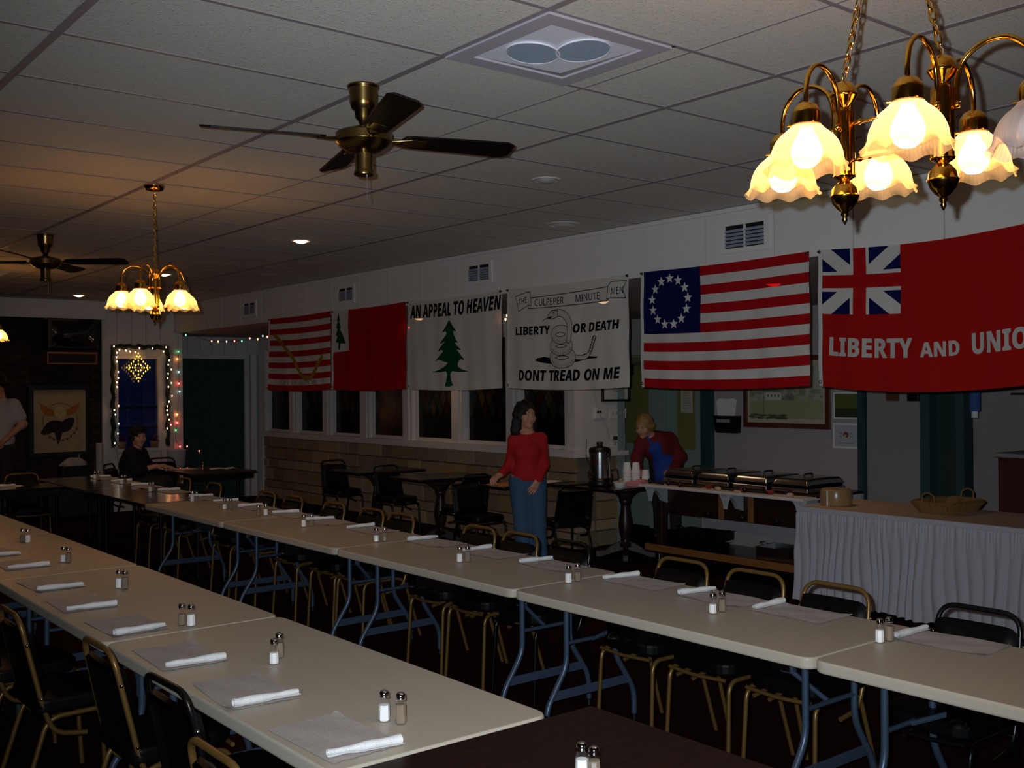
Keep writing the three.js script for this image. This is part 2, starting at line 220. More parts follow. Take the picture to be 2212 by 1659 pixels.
// kitchen-side wall
struct('wall_right', join([box(BX, BX + 0.12, 0, HB, -7.97, -6.04), box(BX, BX + 0.12, 0, HB, -16.4, -9.45), box(BX, BX + 0.12, 2.12, HB, -9.45, -7.97), box(BX, BX + 0.12, 2.12, HB, -6.04, -4.9)]), M.greyWall);
struct('wall_kitchen', join([box(10.7, 10.82, 0, HB, -9.5, 2.7), box(9.4, 10.7, 0, HB, -9.6, -9.5)]), M.greyWall);
const d2 = struct('door_2'); // glazed kitchen door, pale green
part('door_leaf', join([box(9.42, 9.46, 0.01, 0.98, -8.7, -8.13), box(9.42, 9.46, 1.9, 2.08, -8.7, -8.13), box(9.42, 9.46, 0.98, 1.9, -8.7, -8.56), box(9.42, 9.46, 0.98, 1.9, -8.26, -8.13)]), M.paleGreen, d2);
part('pane', box(9.435, 9.445, 0.98, 1.9, -8.56, -8.26), mat(0x8a8450, 0.1, 0, { clearcoat: 0.6 }), d2, 'olive glass pane');
part('door_frame', join([box(9.36, 9.5, 0, 2.12, -8.95, -8.72), box(9.36, 9.5, 2.06, 2.14, -8.95, -8.13)]), M.paleGreen, d2); part('handle', ball(0.025, 9.38, 1.0, -8.64), M.steel, d2);
const d3 = struct('door_3'); part('door_leaf', join([box(9.42, 9.46, 0.01, 1.02, -9.45, -8.95)]), M.paleGreen, d3); part('pane', box(9.43, 9.45, 1.02, 2.1, -9.45, -8.95), M.olive, d3, 'olive panel of the side door');
struct('trim_13', box(9.35, 9.5, 0, 2.14, -8.12, -7.95), M.teal); struct('trim_14', box(9.36, 9.5, 0, 2.14, -6.06, -6.01), M.teal);
const d4 = struct('door_4'); part('door_leaf', box(9.44, 9.48, 0.01, 2.1, -6.0, -5.4), mat(0x9a9794, 0.6), d4); part('closer', box(9.37, 9.44, 1.57, 1.65, -5.52, -5.4, 0.008), M.blackMetal, d4); part('plate', box(9.43, 9.44, 1.57, 1.75, -5.78, -5.64), mat(0x5c3a26, 0.6), d4);
struct('trim_15', box(9.36, 9.52, 0, 2.14, -5.38, -5.28), M.teal); struct('trim_16', box(9.36, 9.52, 0, 2.14, -5.02, -4.94), M.teal);
const d5 = struct('door_5'); part('door_leaf', box(9.5, 9.54, 0.01, 2.1, -5.28, -5.02), M.tealDark, d5);

// ================= flags on the header =================
const RED = '#b3161c', NAVY = '#15194f', CREAM = '#d9d3cb', INK = '#0d0c0c', PINE = '#0d4a2c';
function glyphs(g, s, x, y, w, h, font, rot = 0, skew = 0) { g.save(); g.translate(x, y); g.rotate(rot); g.transform(1, 0, skew, 1, 0, 0); g.font = font; const m = g.measureText(s), ph = parseFloat(/(\d+)px/.exec(font)[1]) * 0.72; g.scale(w / m.width, h / ph); g.textBaseline = 'alphabetic'; g.fillText(s, 0, 0); if (/bold/.test(font)) { g.lineWidth = 4; g.lineJoin = 'round'; g.strokeStyle = g.fillStyle; g.strokeText(s, 0, 0); } g.restore(); }
function poly(g, pts, close = true) { g.beginPath(); pts.forEach(([x, y], i) => (i ? g.lineTo(x, y) : g.moveTo(x, y))); if (close) g.closePath(); }
const W = 1280, H = 768;
const pine = (g, cx, y0, y1, w) => { // layered pine with drooping boughs
  const h = y1 - y0, L = [[0, 0.02], [0.1, 0.17], [0.23, 0.3], [0.32, 0.44], [0.43, 0.6], [0.5, 0.76]]; g.fillStyle = PINE; g.beginPath(); g.moveTo(cx, y0);
  const tiers = [[0.194, 0.18, 0.115], [0.25, 0.35, 0.165], [0.322, 0.46, 0.24], [0.4, 0.61, 0.35], [0.5, 0.785, 0.1]];
  const side = (s) => { let pts = []; for (const [r, y, n] of tiers) pts.push([cx + s * r * w, y0 + y * h, cx + s * n * w * 0.9, y0 + (y - 0.015) * h]); return pts; };
  for (const [ex, ey, nx, ny] of side(1)) { g.quadraticCurveTo(nx, ey - 0.06 * h, ex, ey); g.quadraticCurveTo(nx + (ex - nx) * 0.4, ey + 0.012 * h, nx, ny); }
  g.lineTo(cx + 0.04 * w, y0 + 0.8 * h); g.quadraticCurveTo(cx + 0.04 * w, y0 + 0.92 * h, cx + 0.12 * w, y0 + 0.98 * h); g.quadraticCurveTo(cx, y0 + 1.02 * h, cx - 0.1 * w, y0 + 0.99 * h); g.quadraticCurveTo(cx - 0.04 * w, y0 + 0.9 * h, cx - 0.05 * w, y0 + 0.8 * h);
  for (const [ex, ey, nx, ny] of side(-1).reverse()) { g.lineTo(nx, ny); g.quadraticCurveTo(nx + (ex - nx) * 0.4, ey + 0.012 * h, ex, ey); g.quadraticCurveTo(nx, ey - 0.06 * h, nx * 0.45 + cx * 0.55, ey - 0.14 * h); }
  g.closePath(); g.fill(); void L;
};
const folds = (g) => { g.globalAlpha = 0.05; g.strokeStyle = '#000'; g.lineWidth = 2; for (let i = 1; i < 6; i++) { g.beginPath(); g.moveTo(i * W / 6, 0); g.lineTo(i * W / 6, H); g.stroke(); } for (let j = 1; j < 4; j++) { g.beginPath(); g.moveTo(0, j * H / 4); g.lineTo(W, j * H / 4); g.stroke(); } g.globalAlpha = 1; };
const hoist = (g) => { g.fillStyle = '#dedad4'; g.fillRect(0, 0, 26, H); };
const art = {
  navyJack(g) { for (let i = 0; i < 13; i++) { g.fillStyle = i % 2 ? CREAM : RED; g.fillRect(0, i * H / 13, W, H / 13 + 1); } hoist(g);
    g.strokeStyle = '#a8842c'; g.lineCap = g.lineJoin = 'round'; g.lineWidth = 46; const body = [[130, 180], [250, 240], [390, 330], [520, 420], [600, 500], [690, 590], [800, 640], [900, 640], [990, 560], [1040, 480], [1110, 440]]; poly(g, body, false); g.stroke();
    g.lineWidth = 5; g.strokeStyle = '#5e3c16'; for (let i = 0; i < 10; i++) { const a = body[i], b = body[i + 1]; for (const k of [0.2, 0.6]) { const x = a[0] + (b[0] - a[0]) * k, y = a[1] + (b[1] - a[1]) * k; g.beginPath(); g.moveTo(x - 10, y + 16); g.lineTo(x + 12, y - 16); g.stroke(); } }
    g.fillStyle = '#2c2320'; glyphs(g, "DON'T TREAD ON ME", 240, 704, 780, 44, '60px serif'); },
  pineRed(g) { g.fillStyle = RED; g.fillRect(0, 0, W, H); g.fillStyle = CREAM; g.beginPath(); g.moveTo(0, 0); g.lineTo(310, 0); g.bezierCurveTo(290, 130, 330, 260, 320, 390); g.lineTo(0, 410); g.closePath(); g.fill(); hoist(g);
    g.fillStyle = PINE; poly(g, [[118, 20], [150, 100], [135, 105], [170, 170], [150, 180], [215, 260], [250, 320], [150, 320], [140, 380], [118, 380], [118, 310], [70, 310], [100, 250], [70, 240], [110, 180], [85, 170], [112, 100], [95, 95]]); g.fill(); },
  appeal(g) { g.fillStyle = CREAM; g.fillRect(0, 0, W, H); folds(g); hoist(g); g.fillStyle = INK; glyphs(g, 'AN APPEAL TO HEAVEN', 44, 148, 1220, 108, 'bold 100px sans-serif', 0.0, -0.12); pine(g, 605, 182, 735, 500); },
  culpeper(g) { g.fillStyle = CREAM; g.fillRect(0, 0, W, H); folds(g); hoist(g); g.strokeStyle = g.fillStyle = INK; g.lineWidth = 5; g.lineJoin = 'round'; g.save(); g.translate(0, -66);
    poly(g, [[250, 148], [1090, 132], [1090, 228], [250, 228]]); g.stroke(); g.fillStyle = CREAM; poly(g, [[100, 130], [240, 100], [275, 105], [285, 210], [255, 200], [140, 245], [130, 200]]); g.fill(); g.stroke();
    poly(g, [[1090, 130], [1120, 100], [1260, 110], [1225, 165], [1255, 225], [1110, 212], [1080, 220]]); g.fill(); g.stroke(); g.fillStyle = INK;
    glyphs(g, 'THE', 142, 200, 100, 46, '60px sans-serif', -0.2); glyphs(g, 'CULPEPER', 320, 212, 320, 50, '60px sans-serif'); glyphs(g, 'MINUTE', 760, 210, 250, 50, '60px sans-serif'); glyphs(g, 'MEN', 1115, 192, 120, 48, '60px sans-serif'); g.restore();
    glyphs(g, 'LIBERTY', 95, 358, 390, 60, 'bold 100px sans-serif', 0, -0.1); glyphs(g, 'OR DEATH', 735, 362, 455, 62, 'bold 100px sans-serif', 0, -0.1); glyphs(g, 'DONT TREAD ON ME', 135, 702, 1060, 76, 'bold 100px sans-serif', 0, -0.12);
    g.save(); g.translate(-75, 184 - 255 * 1.049); g.scale(1, 1.049); // coiled snake on a patch of ground
    poly(g, [[400, 606], [430, 590], [500, 580], [620, 600], [800, 600], [930, 570], [980, 590], [1060, 596], [1050, 606], [960, 606], [860, 622], [760, 625], [620, 636], [480, 622]]); g.fill();
    const ring = (cx, cy, rx, ry, t) => { g.lineWidth = t + 8; g.strokeStyle = INK; g.beginPath(); g.ellipse(cx, cy, rx, ry, 0, 0, 6.3); g.stroke(); g.lineWidth = t; g.strokeStyle = '#cfc8bf'; g.beginPath(); g.ellipse(cx, cy, rx, ry, 0, 0, 6.3); g.stroke(); g.strokeStyle = INK; g.lineWidth = 3; for (let a = 0.3; a < 2.9; a += 0.22) { g.beginPath(); g.moveTo(cx + Math.cos(a) * (rx + t * 0.1), cy + Math.sin(a) * (ry + t * 0.1)); g.lineTo(cx + Math.cos(a) * (rx + t * 0.42), cy + Math.sin(a) * (ry + t * 0.42)); g.stroke(); } };
    const limb = (pts, t) => { g.lineCap = 'round'; for (const [c, w] of [[INK, t + 8], ['#cfc8bf', t]]) { g.strokeStyle = c; g.lineWidth = w; g.beginPath(); g.moveTo(...pts[0]); for (let i = 1; i < pts.length - 1; i++) g.quadraticCurveTo(...pts[i], (pts[i][0] + pts[i + 1][0]) / 2, (pts[i][1] + pts[i + 1][1]) / 2); g.lineTo(...pts[pts.length - 1]); g.stroke(); } };
    limb([[830, 590], [900, 598], [950, 590], [1000, 540], [1030, 470]], 26); g.strokeStyle = INK; g.lineWidth = 4; for (let i = 0; i < 6; i++) { g.beginPath(); g.ellipse(985 + i * 9, 560 - i * 18, 16, 11, -1, 0, 6.3); g.fillStyle = '#cfc8bf'; g.fill(); g.stroke(); }
    ring(700, 590, 110, 42, 56); ring(690, 510, 95, 38, 52); ring(685, 430, 78, 40, 46);
    limb([[770, 470], [800, 380], [730, 290], [640, 275], [600, 285]], 44); g.fillStyle = '#cfc8bf'; g.strokeStyle = INK; g.lineWidth = 5; poly(g, [[540, 290], [590, 258], [650, 262], [650, 305], [600, 318], [545, 312]]); g.fill(); g.stroke(); g.fillStyle = INK; g.beginPath(); g.arc(605, 278, 7, 0, 6.3); g.fill(); poly(g, [[540, 302], [600, 300], [560, 318]]); g.fill(); poly(g, [[545, 308], [500, 318], [490, 330]], false); g.stroke(); g.restore(); },
  ross(g) { for (let i = 0; i < 13; i++) { g.fillStyle = i % 2 ? CREAM : RED; g.fillRect(0, i * H / 13, W, H / 13 + 1); } g.fillStyle = NAVY; g.fillRect(0, 0, 500, H * 7 / 13); hoist(g); g.fillStyle = '#e4e0da';
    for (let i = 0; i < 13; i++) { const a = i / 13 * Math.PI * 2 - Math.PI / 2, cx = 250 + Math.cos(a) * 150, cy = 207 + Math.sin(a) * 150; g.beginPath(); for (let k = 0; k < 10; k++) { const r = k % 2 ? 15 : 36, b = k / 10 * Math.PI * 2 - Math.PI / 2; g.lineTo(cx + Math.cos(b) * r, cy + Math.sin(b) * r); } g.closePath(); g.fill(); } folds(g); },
  union(g) { g.fillStyle = '#b01c16'; g.fillRect(0, 0, W, H); const w = 480, h = 360; g.save(); g.beginPath(); g.rect(20, 0, w, h); g.clip(); g.fillStyle = NAVY; g.fillRect(20, 0, w, h); g.strokeStyle = CREAM; g.lineWidth = 76; g.beginPath(); g.moveTo(20, 0); g.lineTo(20 + w, h); g.moveTo(20 + w, 0); g.lineTo(20, h); g.stroke();
    g.fillStyle = CREAM; g.fillRect(20 + w / 2 - 56, 0, 112, h); g.fillRect(20, h / 2 - 56, w, 112); g.fillStyle = '#b3161c'; g.fillRect(20 + w / 2 - 38, 0, 76, h); g.fillRect(20, h / 2 - 36, w, 72); g.restore(); hoist(g);
    g.fillStyle = '#c9c2ba'; glyphs(g, 'LIBERTY', 62, 588, 500, 98, 'bold 100px sans-serif'); glyphs(g, 'AND', 612, 588, 208, 72, 'bold 100px sans-serif'); glyphs(g, 'UNION', 872, 588, 370, 98, 'bold 100px sans-serif'); },
};
function flag(kind, z0, z1, label, { yt = 2.612, yb = 1.73, sagT = 0.012, sagB = 0.02, lift = 0, sk = 0 } = {}) {
  const t = tex(canvas(W, H, (g) => art[kind](g)));
  const a = rr(0, 6), b = rr(0, 6);
  const f = (u, v) => { const top = yt - sagT * 4 * u * (1 - u) + lift * Math.max(0, u - 0.55) * 1.4, bot = yb - sagB * 4 * u * (1 - u) + lift * 0.5 * u;
    const y = bot + (top - bot) * v, z = z0 + (z1 - z0) * u + sk * (1 - v) * (1 - u);
    const hang = 1 - v, x = HX - 0.02 - 0.008 * hang - (0.006 * Math.sin(u * 19 + a) + 0.004 * Math.sin(u * 41 + v * 3 + b)) * (0.25 + 0.75 * hang) - 0.003 * Math.sin(v * 14 + u * 5 + a); return [x, y, z]; };
  const m = mat(0xffffff, 0.88, 0, { map: t, transmission: 0.3, thickness: 0, ior: 1.2, side: THREE.DoubleSide, specularIntensity: 0.2 });
  const o = thing('flag', label, 'flag', [0, 0, 0], 0, undefined);
  part('cloth', sheet(f, 72, 40, 0), m, o);
  for (const [u, v] of [[0.008, 0.985], [0.99, 0.985], [0.008, 0.03]]) { const p = f(u, v); part('grommet', new THREE.TorusGeometry(0.009, 0.003, 6, 12).rotateY(Math.PI / 2).translate(p[0] - 0.003, p[1], p[2]), M.antique, o); }
  for (const u of [0.008, 0.99]) { const p = f(u, 0.985); part('push_pin', join([ball(0.009, p[0] - 0.012, p[1], p[2], 10), pipe([[p[0] - 0.012, p[1], p[2]], [HX + 0.004, p[1], p[2]]], 0.0025, 0.01, false, 6)]), M.blackPlastic, o); }
  return o;
}
flag('navyJack', -12.035, -10.475, 'red and white striped flag with a tan snake and DON\'T TREAD ON ME', { sk: -0.05 });
flag('pineRed', -10.45, -8.93, 'plain red flag with a small green pine on a white corner');
flag('appeal', -8.905, -7.365, 'white flag with a green pine tree under AN APPEAL TO HEAVEN');
flag('culpeper', -7.29, -5.77, 'white flag with a coiled rattlesnake and LIBERTY OR DEATH');
flag('ross', -5.64, -4.115, 'striped flag with a circle of white stars on navy');
flag('union', -4.045, -2.55, 'red flag with a crossed canton and LIBERTY AND UNION', { lift: 0.03, sagB: 0.05, sagT: 0.03 });

// air grilles in the header
function vent(z0, z1, y0, y1, label) {
  const o = thing('air_vent', label, 'vent', [HX, (y0 + y1) / 2, (z0 + z1) / 2]); const w = (z1 - z0) / 2, h = (y1 - y0) / 2;
  part('frame', join([box(-0.014, 0, h - 0.035, h, -w, w), box(-0.014, 0, -h, -h + 0.035, -w, w), box(-0.014, 0, -h + 0.035, h - 0.035, -w, -w + 0.04), box(-0.014, 0, -h + 0.035, h - 0.035, w - 0.04, w), box(-0.012, 0, -h + 0.035, h - 0.035, -0.006, 0.006)]), M.whiteTrim, o);
  part('duct', box(-0.001, 0.0, -h + 0.03, h - 0.03, -w + 0.03, w - 0.03), M.blackPlastic, o);
  const n = 5; for (let i = 0; i < n; i++) { const y = -h + 0.05 + (2 * h - 0.1) * (i + 0.5) / n; for (const s of [-1, 1]) { const g = box(-0.026, 0.0, -0.0015, 0.0015, s < 0 ? -w + 0.04 : 0.006, s < 0 ? -0.006 : w - 0.04); g.rotateZ(0.85); const b = part('slat', g, mat(0x9aa2b0, 0.5), o); b.position.set(-0.001, y, 0); } }
  return o;
}
vent(-4.86, -4.44, 2.665, 2.895, 'white wall vent above the flag with the circle of stars');
vent(-7.92, -7.52, 2.69, 2.9, 'white wall vent above the gap beside the rattlesnake flag');
vent(-10.36, -9.97, 2.675, 2.88, 'small white wall vent above the plain red flag');
vent(-12.84, -12.43, 2.67, 2.88, 'small white wall vent past the end of the row of flags');

// ================= lamps, fans and ceiling fittings =================
const bellProfile = (() => { const p = []; const K = [[0.0, 0.031], [0.08, 0.034], [0.18, 0.045], [0.28, 0.059], [0.42, 0.071], [0.6, 0.0795], [0.78, 0.083], [0.88, 0.086], [1, 0.095]]; for (let i = 0; i <= 22; i++) { const t = i / 22; let k = 0; while (k < K.length - 2 && t > K[k + 1][0]) k++; const s = (t - K[k][0]) / (K[k + 1][0] - K[k][0]); p.push([t, K[k][1] + (K[k + 1][1] - K[k][1]) * s]); } return p; })();
function shadeGeo(n) { // ribbed bell of pressed glass with a ruffled rim; y from 0 (neck) down to -0.125
  const nu = n * 4; return sheet((u, v) => { const k = (1 - v) * 22, i = Math.min(21, Math.floor(k)), s = k - i, r0 = bellProfile[i][1] + (bellProfile[i + 1][1] - bellProfile[i][1]) * s, t = 1 - v, a = u * Math.PI * 2;
    const ruff = Math.max(0, (t - 0.78) / 0.22) ** 1.4, rib = 0.0011 * Math.cos(a * n) * Math.min(1, t * 6);
    const r = r0 + rib + ruff * 0.005 * Math.cos(a * 9); return [Math.cos(a) * r, -0.112 * t + ruff * 0.006 * Math.cos(a * 9 + 0.7), Math.sin(a) * r]; }, nu, 26, 0); }
const SHADE = shadeGeo(60), SHADE_FAR = shadeGeo(24);
const glassLit = mat(0xffe8b4, 0.72, 0, { transmission: 0.94, thickness: 0, ior: 1.45, specularIntensity: 0.6, side: THREE.DoubleSide });
const glassOff = mat(0xcfd0d6, 0.5, 0, { transmission: 0.8, thickness: 0, ior: 1.45, specularIntensity: 0.9, side: THREE.DoubleSide });
const bulbOn = glow(WARM.clone().lerp(new THREE.Color(1, 1, 1), 0.25), 9), bulbOff = mat(0xdfe1e4, 0.25);
const HOLD = lathe([[0.0, 0.036], [0.012, 0.035], [0.024, 0.028], [0.031, 0.016], [0.033, 0.01], [0.033, -0.024], [0.031, -0.026], [0, -0.026]], 24);
const BULB_GEO = lathe([[0, -0.114], [0.017, -0.111], [0.03, -0.1], [0.036, -0.084], [0.036, -0.07], [0.029, -0.05], [0.018, -0.032], [0.015, -0.02], [0, -0.02]], 20);
// one light on its arm; base at the column axis, arm leaving along +x; y measured from the shade neck
function lampArm(o, dir, colR, neckY, lit, far, world) {
  const R = 0.195, c = Math.cos(dir), s = Math.sin(dir), at = (x, y) => [x * c, y, x * s];
  const P = [at(colR + 0.008, neckY + 0.012), at(colR + 0.006, neckY + 0.05), at(colR + 0.02, neckY + 0.1), at(colR + 0.062, neckY + 0.132), at(R - 0.055, neckY + 0.135), at(R - 0.014, neckY + 0.105), at(R, neckY + 0.065), at(R, neckY + 0.03)];
  part('arm', join([sweep(smooth(P, far ? 4 : 8), 0.0062, far ? 6 : 10), ball(0.008, ...at(colR + 0.008, neckY + 0.006), 10)]), M.brass, o);
  const h = part('lamp_holder', join([HOLD.clone(), ...[0, 2.1, 4.2].map((a) => pipe([[Math.cos(a) * 0.03, -0.016, Math.sin(a) * 0.03], [Math.cos(a) * 0.043, -0.016, Math.sin(a) * 0.043]], 0.0028, 0.01, false, 6))]), M.brass, o); h.position.set(R * c, neckY, R * s);
  const sh = part('lamp_shade', far ? SHADE_FAR : SHADE, lit ? glassLit : glassOff, o, lit ? 'glowing ribbed glass bell shade with a ruffled rim' : 'unlit grey ribbed glass bell shade'); sh.position.set(R * c, neckY - 0.012, R * s);
  const b = part('bulb', BULB_GEO, lit ? bulbOn : bulbOff, o); b.position.set(R * c, neckY - 0.004, R * s);
  if (lit) { const L = new THREE.PointLight(WARM, BULB, 0, 2); L.position.set(world[0] + R * c, world[1] + neckY - 0.08, world[2] + R * s); L.castShadow = true; L.shadow.radius = 1.2; scene.add(L); }
}
function chain(o, a, b, n, far) { // oval links, each turned a quarter against the last, with the flex threaded through
  const A = V(...a), B = V(...b), d = B.clone().sub(A), L = d.length() / n, q = new THREE.Quaternion().setFromUnitVectors(V(0, 1, 0), d.clone().normalize()), gs = [];
  for (let i = 0; i < n; i++) { const h = L * 0.68, w = L * 0.26, k = []; for (let j = 0; j < 14; j++) { const t = j / 14 * Math.PI * 2; k.push(V(Math.cos(t) * w, Math.sin(t) * h, 0)); } const g = sweep(k, 0.0024, far ? 4 : 6, true); g.rotateY(i % 2 ? Math.PI / 2 : 0); g.applyQuaternion(q); const p = A.clone().lerp(B, (i + 0.5) / n); g.translate(p.x, p.y, p.z); gs.push(g); }
  part('chain', join(gs), M.brass, o);
  const C = []; for (let i = 0; i <= n * 2; i++) { const p = A.clone().lerp(B, i / (n * 2)); C.push(V(p.x + 0.006 * Math.cos(i * 1.6), p.y, p.z + 0.006 * Math.sin(i * 1.6))); } part('flex', sweep(C, 0.0022, 5), mat(0x6b4a22, 0.5), o);
}
const COLUMN = (y0, y1) => lathe([[0, y1 + 0.08], [0.006, y1 + 0.078], [0.02, y1 + 0.072], [0.03, y1 + 0.058], [0.032, y1 + 0.045], [0.034, y1 + 0.042], [0.031, y1 + 0.038], [0.024, y1 + 0.026], [0.012, y1 + 0.014], [0.016, y1 + 0.008], [0.019, y1 + 0.002], [0.026, y1], [0.026, y0 + 0.006], [0.028, y0 + 0.004], [0.026, y0], [0.013, y0 - 0.008], [0.013, y0 - 0.012]], 32);
const FINIAL = (y) => lathe([[0.012, y - 0.01], [0.02, y - 0.014], [0.031, y - 0.028], [0.0335, y - 0.043], [0.036, y - 0.046], [0.0335, y - 0.05], [0.029, y - 0.064], [0.018, y - 0.078], [0.008, y - 0.085], [0.01, y - 0.092], [0.005, y - 0.098], [0.007, y - 0.104], [0.0025, y - 0.114], [0, y - 0.116]], 32);
{ // two brass columns joined by rods, six bell shades
  const P = [2.258, 2.36, -1.363], o = thing('chandelier', 'brass double chandelier with six bell shades on two columns, one unlit', 'chandelier', P);
  const far = -0.128, near = 0.128, tw = -0.14, L = (z, dirs) => { const c = part('column', COLUMN(-0.115, 0.045), M.brass, o); c.position.z = z; const f = part('finial', FINIAL(-0.115), M.brass, o); f.position.z = z;
    for (const [d, lit] of dirs) { const g = new THREE.Group(); g.name = 'light'; g.position.z = z; o.add(g); lampArm(g, d + tw, 0.026, -0.002, lit, false, [P[0], P[1], P[2] + z]); } };
  L(far, [[-Math.PI / 2 + 0.22, true], [0, true], [Math.PI, true]]); L(near, [[Math.PI / 2, false], [0, true], [Math.PI, true]]);
  for (const y of [0.015, -0.076]) part('rod', join([pipe([[0, y, far + 0.02], [0, y, near - 0.02]], 0.0042, 0.01, false, 10), ball(0.0065, 0, y, -0.01, 10), ball(0.0065, 0, y, 0.01, 10), ball(0.0075, 0, y, 0.075, 10), ball(0.0075, 0, y, -0.085, 10)]), M.brass, o);
  for (const z of [far, near]) chain(o, [0, 0.122, z], [0, CEIL - 2.36 - 0.03, z * 0.12], 17, false);
  part('canopy', lathe([[0, -0.035], [0.02, -0.034], [0.055, -0.02], [0.065, -0.008], [0.066, 0], [0, 0]], 28).translate(0, CEIL - 2.36, 0), M.brass, o);
}
function ringChandelier(P, label, rot) {
  const o = thing('chandelier', label, 'chandelier', P);
  part('column', COLUMN(-0.115, 0.045), M.brass, o); part('finial', FINIAL(-0.115), M.brass, o);
  for (let i = 0; i < 5; i++) { const g = new THREE.Group(); g.name = 'light'; o.add(g); lampArm(g, rot + i * Math.PI * 2 / 5, 0.026, -0.002, true, true, P); }
  chain(o, [0, 0.12, 0], [0, CEIL - P[1] - 0.03, 0], 16, true);
  part('canopy', lathe([[0, -0.04], [0.02, -0.039], [0.05, -0.032], [0.062, -0.01], [0.064, 0], [0, 0]], 24).translate(0, CEIL - P[1], 0), M.brass, o);
}
ringChandelier([2.322, 2.36, -6.365], 'brass five-arm chandelier hanging past the ceiling fan above the tables', 2.36);
ringChandelier([2.36, 2.36, -11.25], 'brass chandelier cut by the picture edge, one bell shade showing', 0.68);

function fan(P, label, a0, pitch) {
  const o = thing('ceiling_fan', label, 'fan', P);      // origin on the ceiling
  part('canopy', lathe([[0, 0], [0.066, 0], [0.068, -0.004], [0.066, -0.012], [0.061, -0.016], [0.058, -0.07], [0.05, -0.098], [0.038, -0.105], [0.034, -0.135], [0.022, -0.15], [0.016, -0.17], [0, -0.17]], 36), M.antique, o);
  part('motor', lathe([[0, -0.165], [0.02, -0.168], [0.04, -0.178], [0.075, -0.183], [0.106, -0.194], [0.113, -0.197], [0.116, -0.2], [0.1165, -0.203], [0.1165, -0.232], [0.118, -0.233], [0.118, -0.237], [0.1165, -0.239], [0.114, -0.241], [0.1, -0.256], [0.074, -0.27], [0.071, -0.272], [0.045, -0.276], [0, -0.276]], 40), M.antique, o);
  part('switch_housing', lathe([[0.036, -0.276], [0.038, -0.29], [0.036, -0.35], [0.041, -0.356], [0.042, -0.372], [0.036, -0.374], [0, -0.374]], 28), M.antique, o);
  part('pull_chain', pipe([[0.022, -0.37, -0.012], [0.022, -0.475, -0.012]], 0.0016, 0.01, false, 6), M.steel, o);
  const bl = new THREE.Shape(); bl.moveTo(0.19, -0.05); bl.bezierCurveTo(0.15, -0.045, 0.15, 0.045, 0.19, 0.05); bl.lineTo(0.62, 0.066); bl.lineTo(0.655, 0.045); bl.lineTo(0.655, -0.045); bl.lineTo(0.62, -0.066); bl.closePath();
  const bg = metreUV(extrude(bl, 0.005, 0.0015).rotateX(-Math.PI / 2)), ig = join([pipe([[0.1, -0.002, 0], [0.15, -0.006, 0.018], [0.2, -0.004, 0.03]], 0.006, 0.03, false, 8), pipe([[0.1, -0.002, 0], [0.15, -0.006, -0.018], [0.2, -0.004, -0.03]], 0.006, 0.03, false, 8), box(0.17, 0.27, -0.005, -0.001, -0.028, 0.028, 0.002)]);
  for (let i = 0; i < 4; i++) { const g = new THREE.Group(); g.name = 'blade'; g.position.y = -0.222; g.rotation.order = 'YXZ'; g.rotation.set(pitch, -(a0 + i * Math.PI / 2), 0); o.add(g); part('blade_panel', bg, M.blade, g); part('blade_iron', ig, M.antique, g); }
  return o;
}
// first blade direction, measured from +x towards +z
fan([2.25, CEIL, -3.762], 'brass ceiling fan with four dark blades between the two chandeliers', 0.305, -0.24);
fan([2.36, CEIL, -8.9], 'distant brass ceiling fan with dark blades beyond the five-arm chandelier', 0.68, -0.24);

function speaker(x0, z0, label) { // sloping two-cone speaker box in a ceiling cell
  const o = thing('ceiling_speaker', label, 'speaker', [x0, CEIL, z0]); const w = 0.6, d = 0.6, e = 0.075;
  part('frame', join([box(0, w, -0.012, 0.01, -e, 0), box(0, w, -0.012, 0.01, -d, -d + e), box(0, e, -0.012, 0.01, -d + e, -e), box(w - e, w, -0.012, 0.01, -d + e, -e)]), mat(0xb2adb6, 0.5), o);
  // shallow housing: facets falling to a low corner, a round grille on each of the two large ones
  const tri = (a, b, c) => { const g = new THREE.BufferGeometry(); g.setAttribute('position', new THREE.Float32BufferAttribute([...a, ...b, ...c], 3)); g.setAttribute('uv', new THREE.Float32BufferAttribute([0, 0, 1, 0, 1, 1], 2)); g.computeVertexNormals(); return g; };
  const p = [[e, -0.004, -d + e], [w - e, -0.004, -d + e], [w - e, -0.004, -e], [e, -0.004, -e]], low = [0.42, -0.034, -0.42];
  part('housing', join([tri(p[3], p[2], low), tri(p[2], p[1], low), tri(p[1], p[0], low), tri(p[0], p[3], low)]), M.speakerWhite, o);
  const disc = (cx, cz, tiltX, tiltZ, y) => { const g = new THREE.Group(); g.name = 'cone'; g.position.set(cx, y, cz); g.rotation.set(tiltX, 0, tiltZ); o.add(g); part('grille', cyl(0.098, 0.098, 0.008, -0.008, 40), M.speakerMesh, g); part('rim', new THREE.TorusGeometry(0.1, 0.004, 8, 44).rotateX(Math.PI / 2).translate(0, -0.006, 0), M.speakerWhite, g); };
  disc(0.205, -0.33, 0.0, -0.1, -0.014); disc(0.335, -0.195, -0.1, 0.0, -0.014);
  return o;
}
speaker(2.291, -2.632, 'white square ceiling speaker with two round grilles near the double chandelier');
speaker(2.291, -2.632 - 15 * ST, 'far white square ceiling speaker behind the distant fan');
